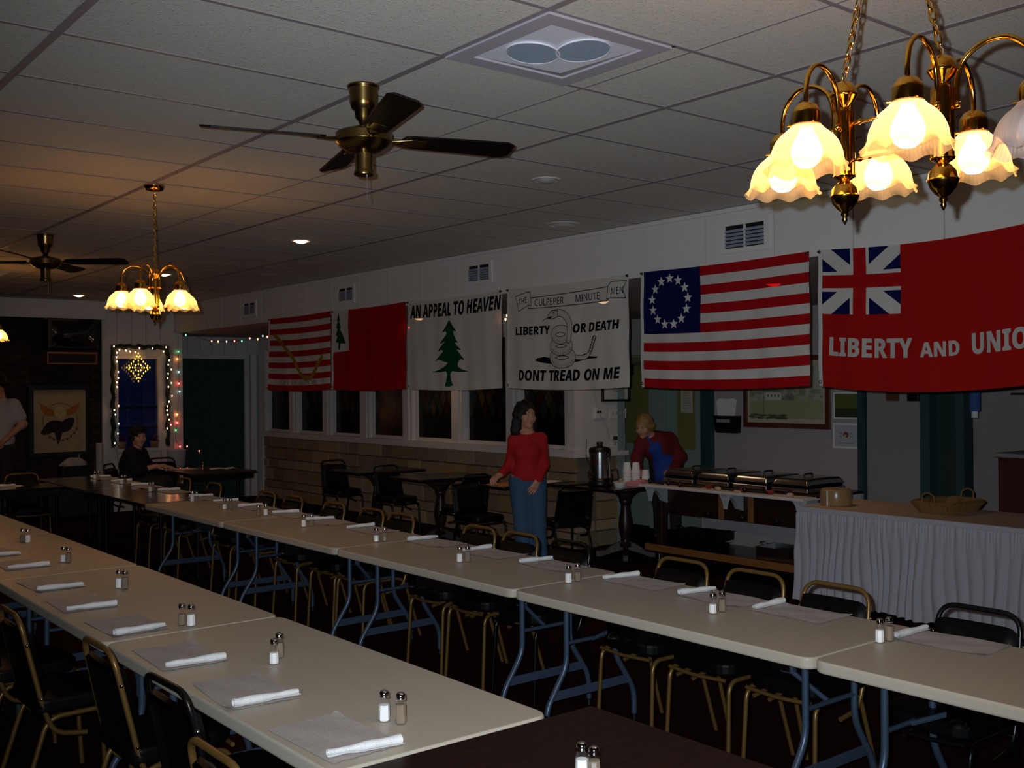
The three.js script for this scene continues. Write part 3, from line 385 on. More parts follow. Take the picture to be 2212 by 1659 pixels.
function can(x, z, y, lit, label, name, group) {
  const o = thing('recessed_light', label, 'light', [x, y, z], 0, group);
  part('trim_ring', lathe([[0.062, 0.004], [0.066, -0.006], [0.082, -0.008], [0.092, -0.003], [0.093, 0]], 32), M.whiteTrim, o);
  if (lit) { part('bulb', lathe([[0, -0.026], [0.02, -0.024], [0.042, -0.016], [0.056, -0.004], [0.06, 0.004], [0, 0.004]], 24), glow(CANWARM, lit === 2 ? 14 : 9), o); const L = new THREE.SpotLight(CANWARM, lit === 2 ? BACKCAN : CAN, 0, 1.2, 0.8, 2); L.position.set(x, y - 0.034, z); L.target.position.set(x, 0, z); L.castShadow = true; L.shadow.radius = 2.5; scene.add(L, L.target); }
  else part('lens', lathe([[0, -0.022], [0.03, -0.02], [0.055, -0.01], [0.064, 0]], 24), mat(0xb9b4b2, 0.5), o);
  return o;
}
can(4.146, -4.8, CEIL, 0, 'unlit round recessed light in the ceiling right of the fan');
can(4.176, -8.02, CEIL, 1, 'lit recessed ceiling light between the fan and the flags');
can(4.184, -11.19, CEIL, 1, 'lit recessed ceiling light just behind the five-arm chandelier');
can(4.2, -14.28, CEIL, 1, 'lit recessed ceiling light in front of the brick wall beam');
{ const o = thing('ceiling_diffuser', 'flat round white air diffuser on the ceiling close to the header', 'vent', [5.374, CEIL, -6.036]); part('ring', lathe([[0.1, 0], [0.105, -0.01], [0.125, -0.008], [0.135, 0]], 36), M.whiteTrim, o); part('cone', lathe([[0, -0.02], [0.05, -0.018], [0.095, -0.004], [0.1, 0]], 30), M.white, o); }
can(7.03, -10.5, HB, 2, 'recessed light glowing through the flag that says AN APPEAL TO HEAVEN');
can(7.15, -7.44, HB, 2, 'recessed light glowing through the rattlesnake flag');
can(7.11, -5.37, HB, 2, 'recessed light glowing through the flag with the circle of stars');

// ================= folding tables =================
function foldingTable() {
  const o = new THREE.Group(); const L = 1.73, Wd = 0.76, t = 0.045;
  const sh = new THREE.Shape(), c = 0.05, a = Wd / 2 - 0.006, b = L / 2 - 0.009; sh.moveTo(-a + c, -b); sh.lineTo(a - c, -b); sh.quadraticCurveTo(a, -b, a, -b + c); sh.lineTo(a, b - c); sh.quadraticCurveTo(a, b, a - c, b); sh.lineTo(-a + c, b); sh.quadraticCurveTo(-a, b, -a, b - c); sh.lineTo(-a, -b + c); sh.quadraticCurveTo(-a, -b, -a + c, -b);
  part('tabletop', metreUV(new THREE.ExtrudeGeometry(sh, { depth: t - 0.02, bevelEnabled: true, bevelThickness: 0.01, bevelSize: 0.006, bevelSegments: 3, curveSegments: 8 }).rotateX(-Math.PI / 2).translate(0, 0.735 - t + 0.01, 0)), M.table, o);
  for (const e of [-1, 1]) { const z = e * (L / 2 - 0.17);
    for (const s of [-1, 1]) part('leg', pipe([[s * 0.17, 0.69, z], [s * 0.17, 0.36, z], [s * 0.31, 0.16, z], [s * 0.31, 0.03, z]], 0.0145, 0.06, false, 10), M.slate, o);
    for (const s of [-1, 1]) part('foot', cyl(0.017, 0.016, 0.035, 0, 12).translate(s * 0.31, 0, z), M.blackPlastic, o);
    part('crossbar', box(-0.265, 0.265, 0.2, 0.245, z - 0.006, z + 0.006, 0.004), M.slate, o); part('top_rail', pipe([[-0.17, 0.66, z], [0.17, 0.66, z]], 0.012, 0.02, false, 8), M.slate, o);
    part('brace', join([pipe([[0.0, 0.47, z - e * 0.012], [0.0, 0.56, z - e * 0.2], [0.0, 0.69, z - e * 0.46]], 0.011, 0.03, false, 8), pipe([[-0.17, 0.47, z], [0.17, 0.47, z]], 0.01, 0.02, false, 8), box(-0.016, 0.016, 0.545, 0.575, z - e * 0.2 - 0.03, z - e * 0.2 + 0.03, 0.004)]), M.slate, o);
    part('latch', box(-0.018, 0.018, 0.55, 0.58, z - e * 0.27, z - e * 0.18, 0.004), M.steel, o);
  }
  return o;
}
const ft = foldingTable(), ord = ['first', 'second', 'third', 'fourth', 'fifth', 'sixth', 'seventh', 'eighth', 'ninth', 'tenth', 'eleventh', 'twelfth', 'thirteenth', 'fourteenth', 'fifteenth', 'sixteenth', 'seventeenth'];
function addTable(label, x, z, len, group) { const c = ft.clone(); c.name = numbered('folding_table'); c.position.set(x, 0, z); c.scale.set(x > 3 ? 0.974 : 1, 1, len / 1.73); tag(c, label, 'table', group); scene.add(c); }
const zR = [-0.56, -2.297, -4.032, -5.804, -7.531, -9.2];
const RL = ['white folding table of the flag-side row at the cut end, by the skirted buffet', 'white folding table of the flag-side row, second from its cut end', 'white folding table of the flag-side row, third from its cut end', 'white folding table of the flag-side row, fourth from its cut end', 'white folding table of the flag-side row that meets the dark wood tables'];
for (let i = 0; i < 5; i++) addTable(RL[i], 3.238 + 0.37, (zR[i] + zR[i + 1]) / 2, zR[i] - zR[i + 1], 'white folding tables in the row beneath the flags');
const zN = [-2.423, -4.246, -6.02, -7.8, -9.55];
const NL = ['white folding table abutting the brown wood-grain table', 'white folding table second from the brown wood-grain table', 'white folding table third from the brown wood-grain table', 'white folding table at the far end of the row that starts at the brown one'];
for (let i = 0; i < 4; i++) addTable(NL[i], 1.716, (zN[i] + zN[i + 1]) / 2, zN[i] - zN[i + 1], 'white folding tables in the row from the brown table');

// dark wood-grain tables
function woodTable(label, x0, x1, z0, z1, m, y = 0.735, ix = 0.2) {
  const w = x1 - x0, d = z0 - z1, o = thing('wood_table', label, 'table', [(x0 + x1) / 2, 0, (z0 + z1) / 2]);
  part('tabletop', box(-w / 2, w / 2, y - 0.03, y, -d / 2, d / 2, 0.006), m, o); part('apron', join([box(-w / 2 + 0.03, w / 2 - 0.03, y - 0.09, y - 0.03, -d / 2 + 0.03, -d / 2 + 0.05), box(-w / 2 + 0.03, w / 2 - 0.03, y - 0.09, y - 0.03, d / 2 - 0.05, d / 2 - 0.03)]), M.blackMetal, o);
  for (const a of [-1, 1]) for (const b of [-1, 1]) part('leg', pipe([[a * (w / 2 - ix), y - 0.05, b * (d / 2 - 0.1)], [a * (w / 2 - ix), 0, b * (d / 2 - 0.1)]], 0.016, 0.02, false, 8), M.blackMetal, o);
}
woodTable('brown wood-grain table at the bottom of the picture with one pair of shakers', 1.33, 2.25, -0.62, -2.41, M.woodDark);
woodTable('shiny dark table joined to the far end of the flag-side white row', 3.24, 3.98, -9.22, -10.94, M.woodGloss);
woodTable('shiny dark table at the corner of the horseshoe below the seated woman', 3.24, 4.0, -10.96, -12.66, M.woodGloss);
woodTable('shiny dark table closing the horseshoe in front of the framed banner', 1.4, 3.22, -11.5, -12.1, M.woodGloss, 0.735, 0.5);

// ================= stacking chairs =================
function chair(metal) { // faces +x, origin on the floor below the seat
  const o = new THREE.Group();
  const pad = (w, d, h, y, r) => { const s = new THREE.Shape(), a = w / 2, b = d / 2; s.moveTo(-b + 0.02, -a + r * 0.6); s.quadraticCurveTo(-b + 0.02, -a, -b + r, -a); s.lineTo(b - r * 1.6, -a + 0.01); s.quadraticCurveTo(b, -a + 0.01, b, -a + r * 1.6); s.lineTo(b, a - r * 1.6); s.quadraticCurveTo(b, a - 0.01, b - r * 1.6, a - 0.01); s.lineTo(-b + r, a); s.quadraticCurveTo(-b + 0.02, a, -b + 0.02, a - r * 0.6); s.closePath(); return new THREE.ExtrudeGeometry(s, { depth: h - 0.03, bevelEnabled: true, bevelThickness: 0.015, bevelSize: 0.012, bevelSegments: 3, curveSegments: 6 }).rotateX(-Math.PI / 2).translate(0, y + 0.015, 0); };
  part('seat', pad(0.37, 0.38, 0.06, 0.435, 0.06), M.vinyl, o);
  for (const s of [-1, 1]) part('side_frame', join([pipe([[0.21, 0, s * 0.185], [0.185, 0.42, s * 0.175], [-0.13, 0.415, s * 0.175], [-0.26, 0, s * 0.185]], 0.0105, 0.06, false, 8)]), metal, o);
  const hoop = [[0.02, 0.33, 0.182], [-0.11, 0.35, 0.185], [-0.15, 0.46, 0.185], [-0.235, 0.835, 0.165], [-0.235, 0.835, -0.165], [-0.15, 0.46, -0.185], [-0.11, 0.35, -0.185], [0.02, 0.33, -0.182]];
  part('back_frame', pipe(hoop, 0.0105, 0.075, false, 8), metal, o);
  for (const s of [-1, 1]) for (const y of [0.5, 0.72]) part('screw', ball(0.007, -0.15 - (y - 0.46) * 0.227, y, s * (0.197 - (y - 0.46) * 0.05), 8), M.screw, o);
  part('front_rail', pipe([[0.2, 0.425, -0.165], [0.215, 0.42, 0], [0.2, 0.425, 0.165]], 0.009, 0.05, false, 8), metal, o);
  const back = sheet((u, v) => { const y = 0.5 + 0.26 * v, w = 0.165 - (y - 0.5) * 0.05, e = Math.min(1, Math.min(u, 1 - u) * 9, Math.min(v, 1 - v) * 6), k = Math.sqrt(Math.max(0, 1 - (1 - e) ** 2)); return [-0.15 - (y - 0.46) * 0.227 - 0.012 + 0.026 * k - 0.03 * (1 - (2 * u - 1) ** 2) * 0.4, y, (2 * u - 1) * w * (0.985 + 0.015 * k)]; }, 20, 14, 0.03);
  part('backrest', back, M.vinyl, o);
  return o;
}
const chairs = { brass: chair(M.brassPaint), black: chair(M.blackPaint) };
function addChair(kind, label, x, z, turn, group) { const c = chairs[kind].clone(); c.name = numbered(kind === 'brass' ? 'brass_chair' : 'black_chair'); c.position.set(x, 0, z); c.rotation.y = turn; tag(c, label, 'chair', group); scene.add(c); return c; }
// flag side of the white row, backs towards the buffet
[[-2.093, 'black'], [-2.749, 'brass'], [-3.197, 'brass'], [-3.66, 'brass'], [-4.527, 'black'], [-4.983, 'brass'], [-5.399, 'brass'], [-6.327, 'brass'], [-6.727, 'brass'], [-7.297, 'brass'], [-7.986, 'brass'], [-8.489, 'brass'], [-9.619, 'brass'], [-10.363, 'brass']].forEach(([z, k], i) => addChair(k, `${k === 'brass' ? 'tan' : 'black'} framed chair under the flag-side table row, ${ord[i]} from the skirted buffet`, 3.842, z, Math.PI, 'chairs on the flag side of the long white row'));
// outer side of the other row
[[1.275, -5.25, 0.05], [1.315, -4.65, 0.0], [1.415, -3.83, 0.0]].forEach(([x, z, t], i) => addChair('brass', `tan framed chair beside the row from the brown table, ${['third', 'second', 'first'][i]} past the black one`, x, z, t, 'chairs beside the row from the brown table'));
addChair('black', 'black framed chair tucked under the row that starts at the brown table', 1.42, -3.2, 0.03, 'chairs beside the row from the brown table');
addChair('brass', 'tan metal chair at the bottom edge beside the napkin next to the brown table', 1.285, -2.5, 0, 'chairs beside the row from the brown table');
addChair('brass', 'tan framed chair behind the dark table that closes the horseshoe', 2.98, -11.98, -Math.PI / 2);
// beside the stone wall
[[6.5, -11.45, -Math.PI / 2], [6.5, -10.2, -Math.PI / 2], [6.5, -8.9, Math.PI / 2], [6.18, -8.2, -Math.PI / 2], [6.55, -7.36, Math.PI / 2 - 0.25]].forEach(([x, z, t], i) => addChair('black', ['black chair at the pedestal table by the stone wall farthest from the coffee urn', 'black chair between the two farther pedestal tables by the stone wall', 'black chair back to back with another behind the standing woman', 'black chair facing the orange envelope on the pedestal table', 'black chair right of the standing woman, turned to the pedestal table'][i], x, z, t, 'black chairs along the stone wall'));
// dark chair behind the seated woman and one at her table
addChair('black', 'black chair under the seated woman in dark clothes', 4.36, -12.92, -0.678, undefined);
addChair('black', 'black chair across from the seated woman against the white boards', 5.05, -13.5, -1.7, undefined);

// ================= pedestal tables =================
function pedestal(label, x, z, w, d) {
  const o = thing('pedestal_table', label, 'table', [x, 0, z]);
  part('tabletop', box(-w / 2, w / 2, 0.715, 0.75, -d / 2, d / 2, 0.012), M.woodGloss, o);
  part('column', lathe([[0, 0.1], [0.062, 0.1], [0.066, 0.13], [0.05, 0.15], [0.045, 0.18], [0.062, 0.24], [0.07, 0.3], [0.066, 0.38], [0.05, 0.46], [0.043, 0.52], [0.052, 0.545], [0.06, 0.56], [0.06, 0.6], [0, 0.6]], 24), M.darkWood, o);
  for (let i = 0; i < 4; i++) { const s = new THREE.Shape(); s.moveTo(0.0, 0.715); s.lineTo(0.24, 0.715); s.lineTo(0.24, 0.69); s.quadraticCurveTo(0.1, 0.67, 0.05, 0.56); s.lineTo(0, 0.56); s.closePath(); const g = extrude(s, 0.03, 0.004).translate(0, 0, -0.015); g.rotateY(i * Math.PI / 2); part('bracket', metreUV(g), M.darkWood, o);
    const f = new THREE.Shape(); f.moveTo(0, 0.16); f.quadraticCurveTo(0.12, 0.14, 0.2, 0.06); f.lineTo(0.3, 0.05); f.lineTo(0.3, 0); f.lineTo(0.25, 0); f.quadraticCurveTo(0.15, 0.04, 0, 0.08); f.closePath(); const h = extrude(f, 0.045, 0.005).translate(0, 0, -0.0225); h.rotateY(i * Math.PI / 2 + Math.PI / 4); part('foot', metreUV(h), M.darkWood, o); }
  return o;
}
pedestal('dark pedestal table by the stone wall, farthest from the coffee urn', 6.72, -10.98, 0.95, 0.72);
pedestal('dark pedestal table by the stone wall between two black chairs', 6.72, -9.64, 0.95, 0.66);
pedestal('dark pedestal table under the orange envelope behind the standing woman', 6.9, -8.33, 0.96, 0.44);
pedestal('dark pedestal table carrying the coffee urn and foam cups', 7.6, -7.61, 1.2, 0.92);
solo('envelope', box(-0.16, 0.16, 0, 0.008, -0.11, 0.11, 0.002), M.envelope, 'orange envelope on the pedestal table by the standing woman', 'envelope', [6.62, 0.75, -8.34], 0.1);
solo('paper_sheet', box(-0.14, 0.14, 0, 0.004, -0.1, 0.1), M.paper, 'white papers on the pedestal table right of the standing woman', 'paper', [7.12, 0.75, -8.28], 0.3);
solo('paper_cup', lathe([[0.026, 0], [0.036, 0.12], [0.038, 0.122], [0.034, 0.12], [0.024, 0.004], [0, 0.004]], 20), M.cup, 'single tall white cup behind the standing woman\'s arm', 'cup', [6.95, 0.75, -8.2]);

// table laid in the corner for the seated woman
woodTable('dark table with papers in front of the seated woman', 4.78, 5.6, -11.95, -13.0, M.darkWood, 0.745);
solo('paper_sheet', sheet((u, v) => [-0.15 + 0.3 * u, 0.004 + 0.004 * Math.sin(u * 7) * v, 0.12 - 0.24 * v], 12, 8, 0.003), M.paper, 'white paper under the seated woman\'s hand', 'paper', [4.98, 0.745, -12.72], 0.4);
solo('paper_sheet', sheet((u, v) => [-0.16 + 0.32 * u, 0.006 + 0.01 * Math.abs(Math.sin(u * 5 + v * 3)), 0.12 - 0.24 * v], 12, 8, 0.003), M.paper, 'crumpled white paper on the dark table away from the seated woman', 'paper', [5.35, 0.745, -12.4], -0.2);
solo('brass_candlestick', lathe([[0, 0], [0.024, 0], [0.022, 0.01], [0.01, 0.02], [0.008, 0.07], [0.012, 0.08], [0.012, 0.1], [0, 0.1]], 16), M.brass, 'small brass candlestick between the papers on the dark table', 'candlestick', [5.15, 0.745, -12.52]);

// ================= place settings =================
function matGeo(k) { const s = k * 1.7; return sheet((u, v) => { const e = 0.003 * Math.sin(u * 30 + s) + 0.002 * Math.sin(v * 41 + s * 2); const cu = Math.max(0, Math.abs(2 * u - 1) - 0.8) * Math.max(0, Math.abs(2 * v - 1) - 0.7); return [-0.118 + 0.236 * u + e * (v < 0.02 || v > 0.98 ? 1 : 0.2), 0.0022 + 0.0016 * Math.sin(u * 9 + s) * Math.sin(v * 8 + s) + cu * 0.12 * ((k + (u > 0.5 ? 1 : 0)) % 2), 0.185 - 0.37 * v + e]; }, 30, 36, 0.0008); }
function rollGeo(k) { const P = [], L = 0.215; // a paper napkin rolled round cutlery, spiral ends and loose flap
  const nu = 40, nv = 16; return sheet((u, v) => { const x = -L / 2 + L * v, t = u * Math.PI * 4.4, r0 = 0.0155 + 0.008 * (v - 0.5) * (k % 2 ? 1 : -1) - 0.0007 * t + 0.0018 * Math.sin(v * 11 + k * 2) + 0.0006 * Math.sin(t * 3 + v * 20), fl = u < 0.1 ? (0.1 - u) * 0.05 : 0; void P; return [x + (u < 0.12 ? 0.012 * (0.12 - u) * 8 * (v > 0.9 ? 1 : 0) : 0), Math.max(0.0006, 0.0135 + Math.sin(-t - 1.4) * r0 * 0.85), Math.cos(-t - 1.4) * r0 + fl]; }, nu, nv, 0.0006); }
const mats3 = [0, 1, 2, 3].map(matGeo), rolls3 = [0, 1, 2, 3].map(rollGeo);
function setting(i, x, z, ang, y, matAng, dx, dz, whereM, whereR, gM, gR) {
  solo('placemat', mats3[i % 4], M.mat, `thin white paper placemat ${whereM}`, 'placemat', [x + dx, y, z + dz], matAng, gM);
  solo('rolled_napkin', rolls3[(i + 1) % 4], M.napkin, `rolled white paper napkin ${whereR}`, 'napkin', [x, y + 0.0045, z], -ang, gR);
}
[[1.484, -2.5, 9.1], [1.48, -3.1, 3.8], [1.4875, -3.691, 5.5], [1.51, -4.335, -5.9], [1.5015, -4.939, 4.6], [1.53, -5.535, 2.2], [1.576, -6.315, 2.7], [1.555, -6.875, 12], [1.59, -7.645, 12], [1.56, -8.3, 4], [1.56, -8.95, 0]].forEach(([x, z, a], i) =>
  setting(i, x, z, a * Math.PI / 180, 0.7355, [0.03, -0.08, -0.05, 0.02, -0.03, 0.05, 0, 0.02, 0, 0.05, -0.04][i], 0.0, -0.165, `on the row from the brown table, ${ord[i]} from that table`, `on the row from the brown table, ${ord[i]} from that table`, 'placemats on the row from the brown table', 'rolled napkins on the row from the brown table'));
[[4.0, -2.256, 0.9], [3.941, -2.954, -0.7], [3.904, -3.374, 10.1], [3.86, -3.894, 10.8], [3.868, -4.576, 6.9], [3.88, -5.138, -1.1], [3.862, -5.732, 6.4], [3.865, -6.528, 0.5], [3.885, -7.126, 15.6], [3.9, -7.702, 22], [3.874, -8.352, 1.9], [3.858, -8.86, 15], [3.89, -9.42, 12], [3.88, -10.228, 12], [3.87, -10.979, 20], [3.86, -11.618, 14], [3.86, -12.332, 14]].forEach(([x, z, a], i) =>
  setting(i + 1, Math.min(x, 3.855), z, a * Math.PI / 180, 0.7355, [0.05, 0.0, -0.03, 0.02, -0.05, 0.03][i % 6], 0.0, 0.16, `on the flag-side tables, ${ord[i]} from the skirted buffet end`, `on the flag-side tables, ${ord[i]} from the skirted buffet end`, 'placemats along the flag-side tables', 'rolled napkins along the flag-side tables'));
[[2.0, -11.85], [2.72, -11.85]].forEach(([x, z], i) => setting(i, x, z, 0.1, 0.7355, Math.PI / 2, 0.0, -0.01, `on the dark table closing the horseshoe, ${i ? 'beside' : 'away from'} the tan chair`, `on the dark table closing the horseshoe, ${i ? 'beside' : 'away from'} the tan chair`, 'placemats on the closing dark table', 'rolled napkins on the closing dark table'));

// ================= salt and pepper =================
function shaker(fillMat, level) {
  const o = new THREE.Group(); const oct = (pts) => new THREE.LatheGeometry(pts.map(([r, y]) => new THREE.Vector2(r, y)), 8);
  const flat = (g) => { const h = g.toNonIndexed(); h.computeVertexNormals(); return h; };
  part('jar', flat(oct([[0.0001, 0.001], [0.0165, 0.0], [0.0185, 0.004], [0.018, 0.03], [0.0165, 0.055], [0.0135, 0.066], [0.0125, 0.07], [0.0125, 0.076]])), M.glass, o);
  const f = [[0.0001, 0.004], [0.0155, 0.004], [0.0168, 0.008], [0.0166, Math.min(0.03, level)], [0.0158 - Math.max(0, level - 0.05) * 0.08, level], [0.0001, level + 0.001]]; part('contents', flat(oct(f)), fillMat, o);
  part('cap', lathe([[0.0128, 0.071], [0.0148, 0.0715], [0.0152, 0.075], [0.0145, 0.079], [0.0146, 0.083], [0.0128, 0.089], [0.0085, 0.0935], [0.003, 0.095], [0, 0.095]], 20), M.chrome, o);
  return o;
}
const saltJar = shaker(M.salt, 0.05), pepperJar = shaker(M.pepper, 0.058), pepperLow = shaker(M.pepper, 0.048), saltLow = shaker(M.salt, 0.043);
function shakers(p, q, where, y, gS, i) {
  for (const [src, n, at] of [[i % 3 === 1 ? saltLow : saltJar, 'salt', p], [i % 3 === 2 ? pepperLow : pepperJar, 'pepper', q]]) { const c = src.clone(); c.name = numbered(`${n}_shaker`); c.position.set(at[0], y, at[1]); c.rotation.y = rr(0, 0.7); tag(c, `${n} shaker ${where}`, 'shaker', `${n} shakers ${gS}`); scene.add(c); }
}
[[[1.668, -2.695], [1.694, -2.644]], [[1.708, -3.512], [1.764, -3.584]], [[1.715, -4.305], [1.692, -4.348]], [[1.766, -5.372], [1.784, -5.336]], [[1.787, -6.402], [1.803, -6.365]], [[1.837, -7.382], [1.818, -7.43]], [[1.82, -8.5], [1.85, -8.47]]].forEach(([p, q], i) => shakers(p, q, `on the row from the brown table, ${ord[i]} pair from that table`, 0.7355, 'on the row from the brown table', i));
shakers([1.811, -1.976], [1.813, -1.933], 'standing on the brown wood-grain table', 0.7355, 'on the brown table', 0);
[[[3.646, -2.27], [3.7, -2.262]], [[3.56, -3.029], [3.62, -3.027]], [[3.564, -3.979], [3.633, -3.985]], [[3.522, -4.864], [3.566, -4.847]], [[3.583, -5.871], [3.635, -5.852]], [[3.574, -6.855], [3.629, -6.839]], [[3.677, -7.689], [3.606, -7.673]], [[3.604, -8.312], [3.642, -8.277]], [[3.643, -9.1], [3.671, -9.07]], [[3.68, -10.259], [3.72, -10.283]], [[3.764, -11.337], [3.79, -11.31]], [[3.753, -12.21], [3.78, -12.18]]].forEach(([p, q], i) => shakers(p, q, `on the flag-side tables, ${ord[i]} pair from the skirted buffet end`, 0.7355, 'along the flag-side tables', i));
shakers([2.3, -11.7], [2.33, -11.67], 'on the dark table closing the horseshoe', 0.7355, 'on the closing dark table', 0);

// ================= serving side =================
{ // skirted buffet table
  const o = thing('skirted_table', 'buffet table with a gathered pale blue-white skirt and tan top', 'table', [0, 0, 0]);
  const x0 = 7.06, x1 = 7.9, z0 = -5.12, z1 = -3.24, y = 0.76;
  part('tabletop', box(x0 + 0.012, x1, y - 0.03, y, z0 + 0.012, z1, 0.01), M.tanCloth, o);
  for (const a of [x0 + 0.08, x1 - 0.08]) for (const z of [z0 + 0.12, z1 - 0.12]) part('leg', pipe([[a, y - 0.03, z], [a, 0, z]], 0.014, 0.02, false, 8), M.slate, o);
  // skirt: goes round the far end and along the front; pleats deepen towards the hem
  const ph = []; let acc = 0; for (let i = 0; i < 200; i++) { acc += rr(0.035, 0.1); ph.push([acc, rr(0.35, 1)]); }
  const total = 0.78 + (z1 - z0);
  const wave = (s) => { let i = 0; while (i < ph.length - 1 && ph[i][0] < s) i++; const a = i ? ph[i - 1][0] : 0, b = ph[i][0], t = (s - a) / (b - a); return ph[i][1] * (Math.sin(t * Math.PI)) ; };
  const fine = (s) => 0.5 + 0.5 * Math.sin(s * 190 + 3 * Math.sin(s * 37));
  part('skirt', sheet((u, v) => { const s = u * total, d = 1 - v, hemY = 0.02 + 0.012 * Math.sin(s * 13) + 0.012 * wave(s + 3); const yy = hemY + (y - 0.002 - hemY) * v;
    const amp = d < 0.06 ? 0.004 * fine(s) : 0.012 * fine(s) * Math.max(0, 1 - (d - 0.06) / 0.25) + (0.006 + 0.026 * Math.min(1, (d - 0.06) * 1.6)) * wave(s + 0.015 * Math.sin(d * 5 + s * 9)); const lean = 0.02 * d;
    const tuck = s > 0.82 && s < 1.0 && d > 0.75 ? 0.03 * Math.sin((s - 0.82) / 0.18 * Math.PI) * (d - 0.75) * 4 : 0, out = amp + lean + tuck;
    return s < 0.78 ? [x1 - 0.06 - (s / 0.78) * (x1 - 0.06 - x0), yy, z0 - out] : [x0 - out, yy, z0 - (s < 0.86 ? out * (0.86 - s) / 0.08 : 0) + (s - 0.78)]; }, 420, 26, 0.0015), M.skirt, o);
  part('skirt_band', join([box(x0 - 0.012, x0 + 0.004, y - 0.035, y + 0.003, z0 - 0.01, z1, 0.004), box(x0, x1 - 0.06, y - 0.035, y + 0.003, z0 - 0.012, z0 + 0.004, 0.004)]), M.skirt, o);
}
{ const o = thing('wrapped_plates', 'tall round stack of tan paper plates wrapped in clear film', 'plates', [7.37, 0.7605, -4.97]); // plates one by one inside a film with a seam
  for (let i = 0; i < 9; i++) part('plate', lathe([[0, 0.001], [0.095, 0.001], [0.12, 0.012], [0.122, 0.014], [0.095, 0.004], [0, 0.004]], 30).translate(0, i * 0.0132, 0), mat(0xb58e55, 0.8), o);
  part('film', lathe([[0.118, 0.002], [0.1245, 0.008], [0.126, 0.06], [0.124, 0.118], [0.11, 0.134], [0.04, 0.136], [0, 0.13]], 30), mat(0xd9b27c, 0.25, 0, { transmission: 0.55, thickness: 0 }), o); part('film_seam', box(-0.128, -0.124, 0.0, 0.125, -0.004, 0.008, 0.001), mat(0xe4e4e6, 0.2), o);
}
{ const o = thing('wicker_tray', 'shallow rectangular wicker basket with loop handles on the buffet', 'basket', [7.6, 0.765, -4.14], 1.5);
  const rim = 0.03, f = (inner) => sheet((u, v) => { const a = u * Math.PI * 2, sq = (c, p) => Math.sign(c) * Math.abs(c) ** (p * 0.5), k = inner ? 0.93 : 1, fl = 0.78 + 0.22 * v, dip = 0.006 * Math.cos(a * 4); return [sq(Math.cos(a), 0.45) * 0.17 * fl * k, (inner ? 0.006 : 0) + (0.075 + dip + rim * 0) * v, sq(Math.sin(a), 0.45) * 0.25 * fl * k]; }, 72, 10, 0.006);
  part('basket_body', f(false), M.wicker, o); part('bottom', box(-0.13, 0.13, 0, 0.008, -0.19, 0.19, 0.003), M.wicker, o);
  const R = []; for (let i = 0; i < 48; i++) { const a = i / 48 * Math.PI * 2, sq = (c, p) => Math.sign(c) * Math.abs(c) ** (p * 0.5); R.push(V(sq(Math.cos(a), 0.45) * 0.172, 0.077 + 0.006 * Math.cos(a * 4), sq(Math.sin(a), 0.45) * 0.252)); } part('rim', sweep(R, 0.008, 8, true), M.wicker, o);
  for (const s of [-1, 1]) part('handle', sweep(smooth([[-0.05, 0.07, s * 0.25], [-0.045, 0.13, s * 0.26], [0, 0.155, s * 0.265], [0.045, 0.13, s * 0.26], [0.05, 0.07, s * 0.25]], 8), 0.007, 8), M.wicker, o);
}
